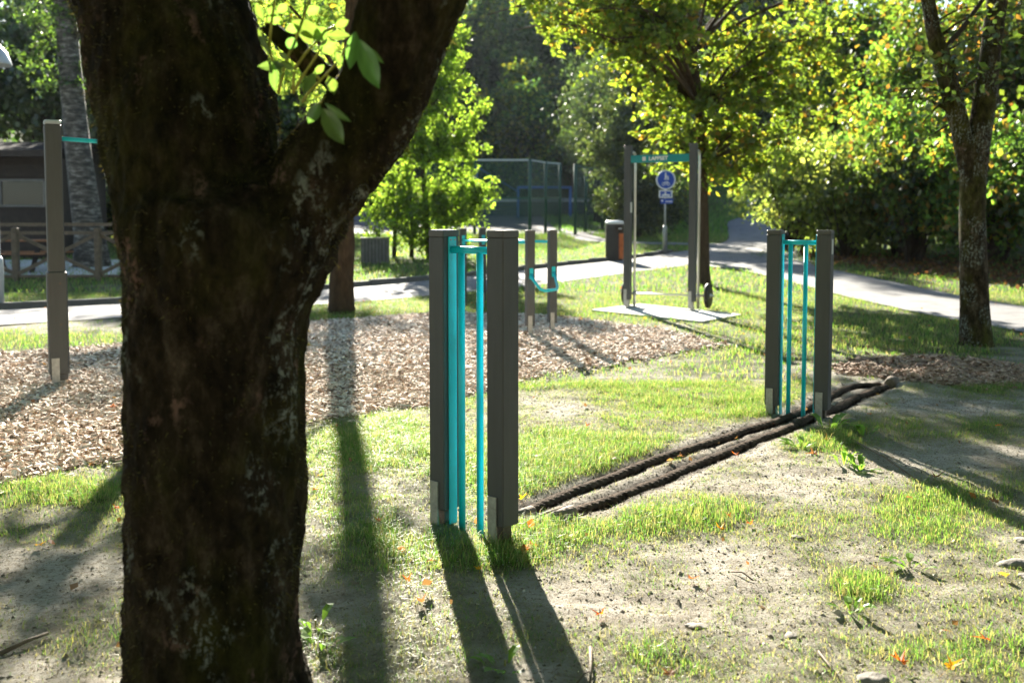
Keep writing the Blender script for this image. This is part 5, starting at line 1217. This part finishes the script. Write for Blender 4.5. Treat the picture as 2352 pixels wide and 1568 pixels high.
stone(1955, 965, .05, 'dark stone on the dirt right of the farther gate', 12.7); stone(1600, 1440, .04, 'pale flat stone sunk in the bottom sand', 15.5, .3); stone(1820, 1460, .035, 'small pale stone among thin grass', 17.1, .35); stone(2005, 1560, .05, 'dark flat stone at the bottom edge', 18.4, .35)
# twigs
def twig(pts, r, label):
    q = [G(*p) for p in pts]; q = [Vector((p.x, p.y, gzf(p.x, p.y) + r + .004 + .01*(i % 2))) for i, p in enumerate(q)]
    return tag(MB().tube(q, [r*(1-.15*i) for i in range(len(q))], 7).build('twig', 'weathered_wood', None, True), label, 'twig')
twig([(1356,1490),(1357,1530),(1356,1580)], .006, 'pale straight twig right of the gate shadow'); twig([(1320,1575),(1340,1552),(1366,1532)], .0035, 'thin twig crossing towards the pale straight one'); twig([(1680,1318),(1705,1327),(1730,1340)], .004, 'dark twig on open sand')
twig([(0,1512),(60,1490),(110,1468)], .008, 'brown stick in the sand at the lower left'); twig([(1215,1205),(1255,1185),(1290,1165)], .006, 'grey twig by the log end'); twig([(1880,1500),(1905,1535),(1925,1555)], .0035, 'thin dark twig near the bottom right'); twig([(1955,1012),(2030,1058),(2115,1112)], .006, 'long pale stick lying along the shaded grass edge')
# broad-leaved weeds beside the far gate and at left
def weed(px, py, n, size, hgt, label):
    p = G(px, py); rng = np.random.default_rng(int(px)); a = rng.uniform(0, 6.28, n); r = rng.uniform(.01, .06, n)
    t = thing('weed', label, 'weed', (p.x, p.y, gzf(p.x, p.y))); v, f, c = [], [], []
    for i in range(n):
        d = Vector((math.cos(a[i]), math.sin(a[i]), 0)); s = Vector((-d.y, d.x, 0)); L = size*rng.uniform(.6, 1.2); hh = hgt*rng.uniform(.3, 1.0); b0 = d*r[i]; k0 = len(v)
        for u, w_ in ((0,.05),(.35,.42),(.7,.4),(1,.03)):
            q = b0 + d*L*u + Vector((0,0,hh*math.sin(min(1,u*1.4)*1.7)))
            v += [tuple(q - s*L*w_*.5 + Vector((0,0,.1*L*w_))), tuple(q), tuple(q + s*L*w_*.5 + Vector((0,0,.1*L*w_)))]; c += [(.13,.24,.035)]*3
        for j in range(3):
            for m_ in range(2): o_ = k0 + j*3 + m_; f.append((o_, o_+1, o_+4, o_+3))
    link('leaves', npmesh('leaves', v, f, np.array(c)), 'grass', t); MB().tube([(0,0,-.02),(0,0,hgt*.5)], .003, 6).build('stem', 'shoot', t)
weed(1905,985,9,.10,.12,'taller leafy weed at the right foot of the farther gate'); weed(1840,1030,8,.09,.07,'low leafy weed below the farther gate'); weed(1975,1075,9,.08,.07,'round-leaved weed beside the dry brown leaf'); weed(1940,1060,8,.08,.09,'bright weed on the shadow edge'); weed(1990,1000,7,.10,.10,'grassy weed on the right-hand dirt edge')
weed(725,1440,9,.06,.05,'small broad-leaved weed beside the mossy trunk'); weed(735,1490,8,.06,.04,'low weed patch nearest the bottom right of the mossy trunk'); weed(1952,1405,7,.06,.05,'small green weed in the bottom right sand'); weed(2090,1300,7,.07,.05,'dull weed at the edge of the big shadow'); weed(1160,1520,8,.06,.04,'weed in the strip of light between gate shadows')

# ---------------------------------------------------------------- thin autumn haze in the air
hz = MB().box((0, 95, 24), (460, 330, 54)).mesh('haze'); m, n_, l_, b_ = new_mat('haze'); n_.remove(b_)
pv = N(n_, 'ShaderNodeVolumePrincipled'); pv.inputs['Color'].default_value = (.80,.90,1.0,1); pv.inputs['Density'].default_value = .00011; pv.inputs['Anisotropy'].default_value = .2
l_.new(pv.outputs[0], n_['Material Output'].inputs['Volume'])
o = link('haze', hz, 'haze'); o['kind'] = 'stuff'; o['category'] = 'haze'; o['label'] = 'thin bluish haze over the park'
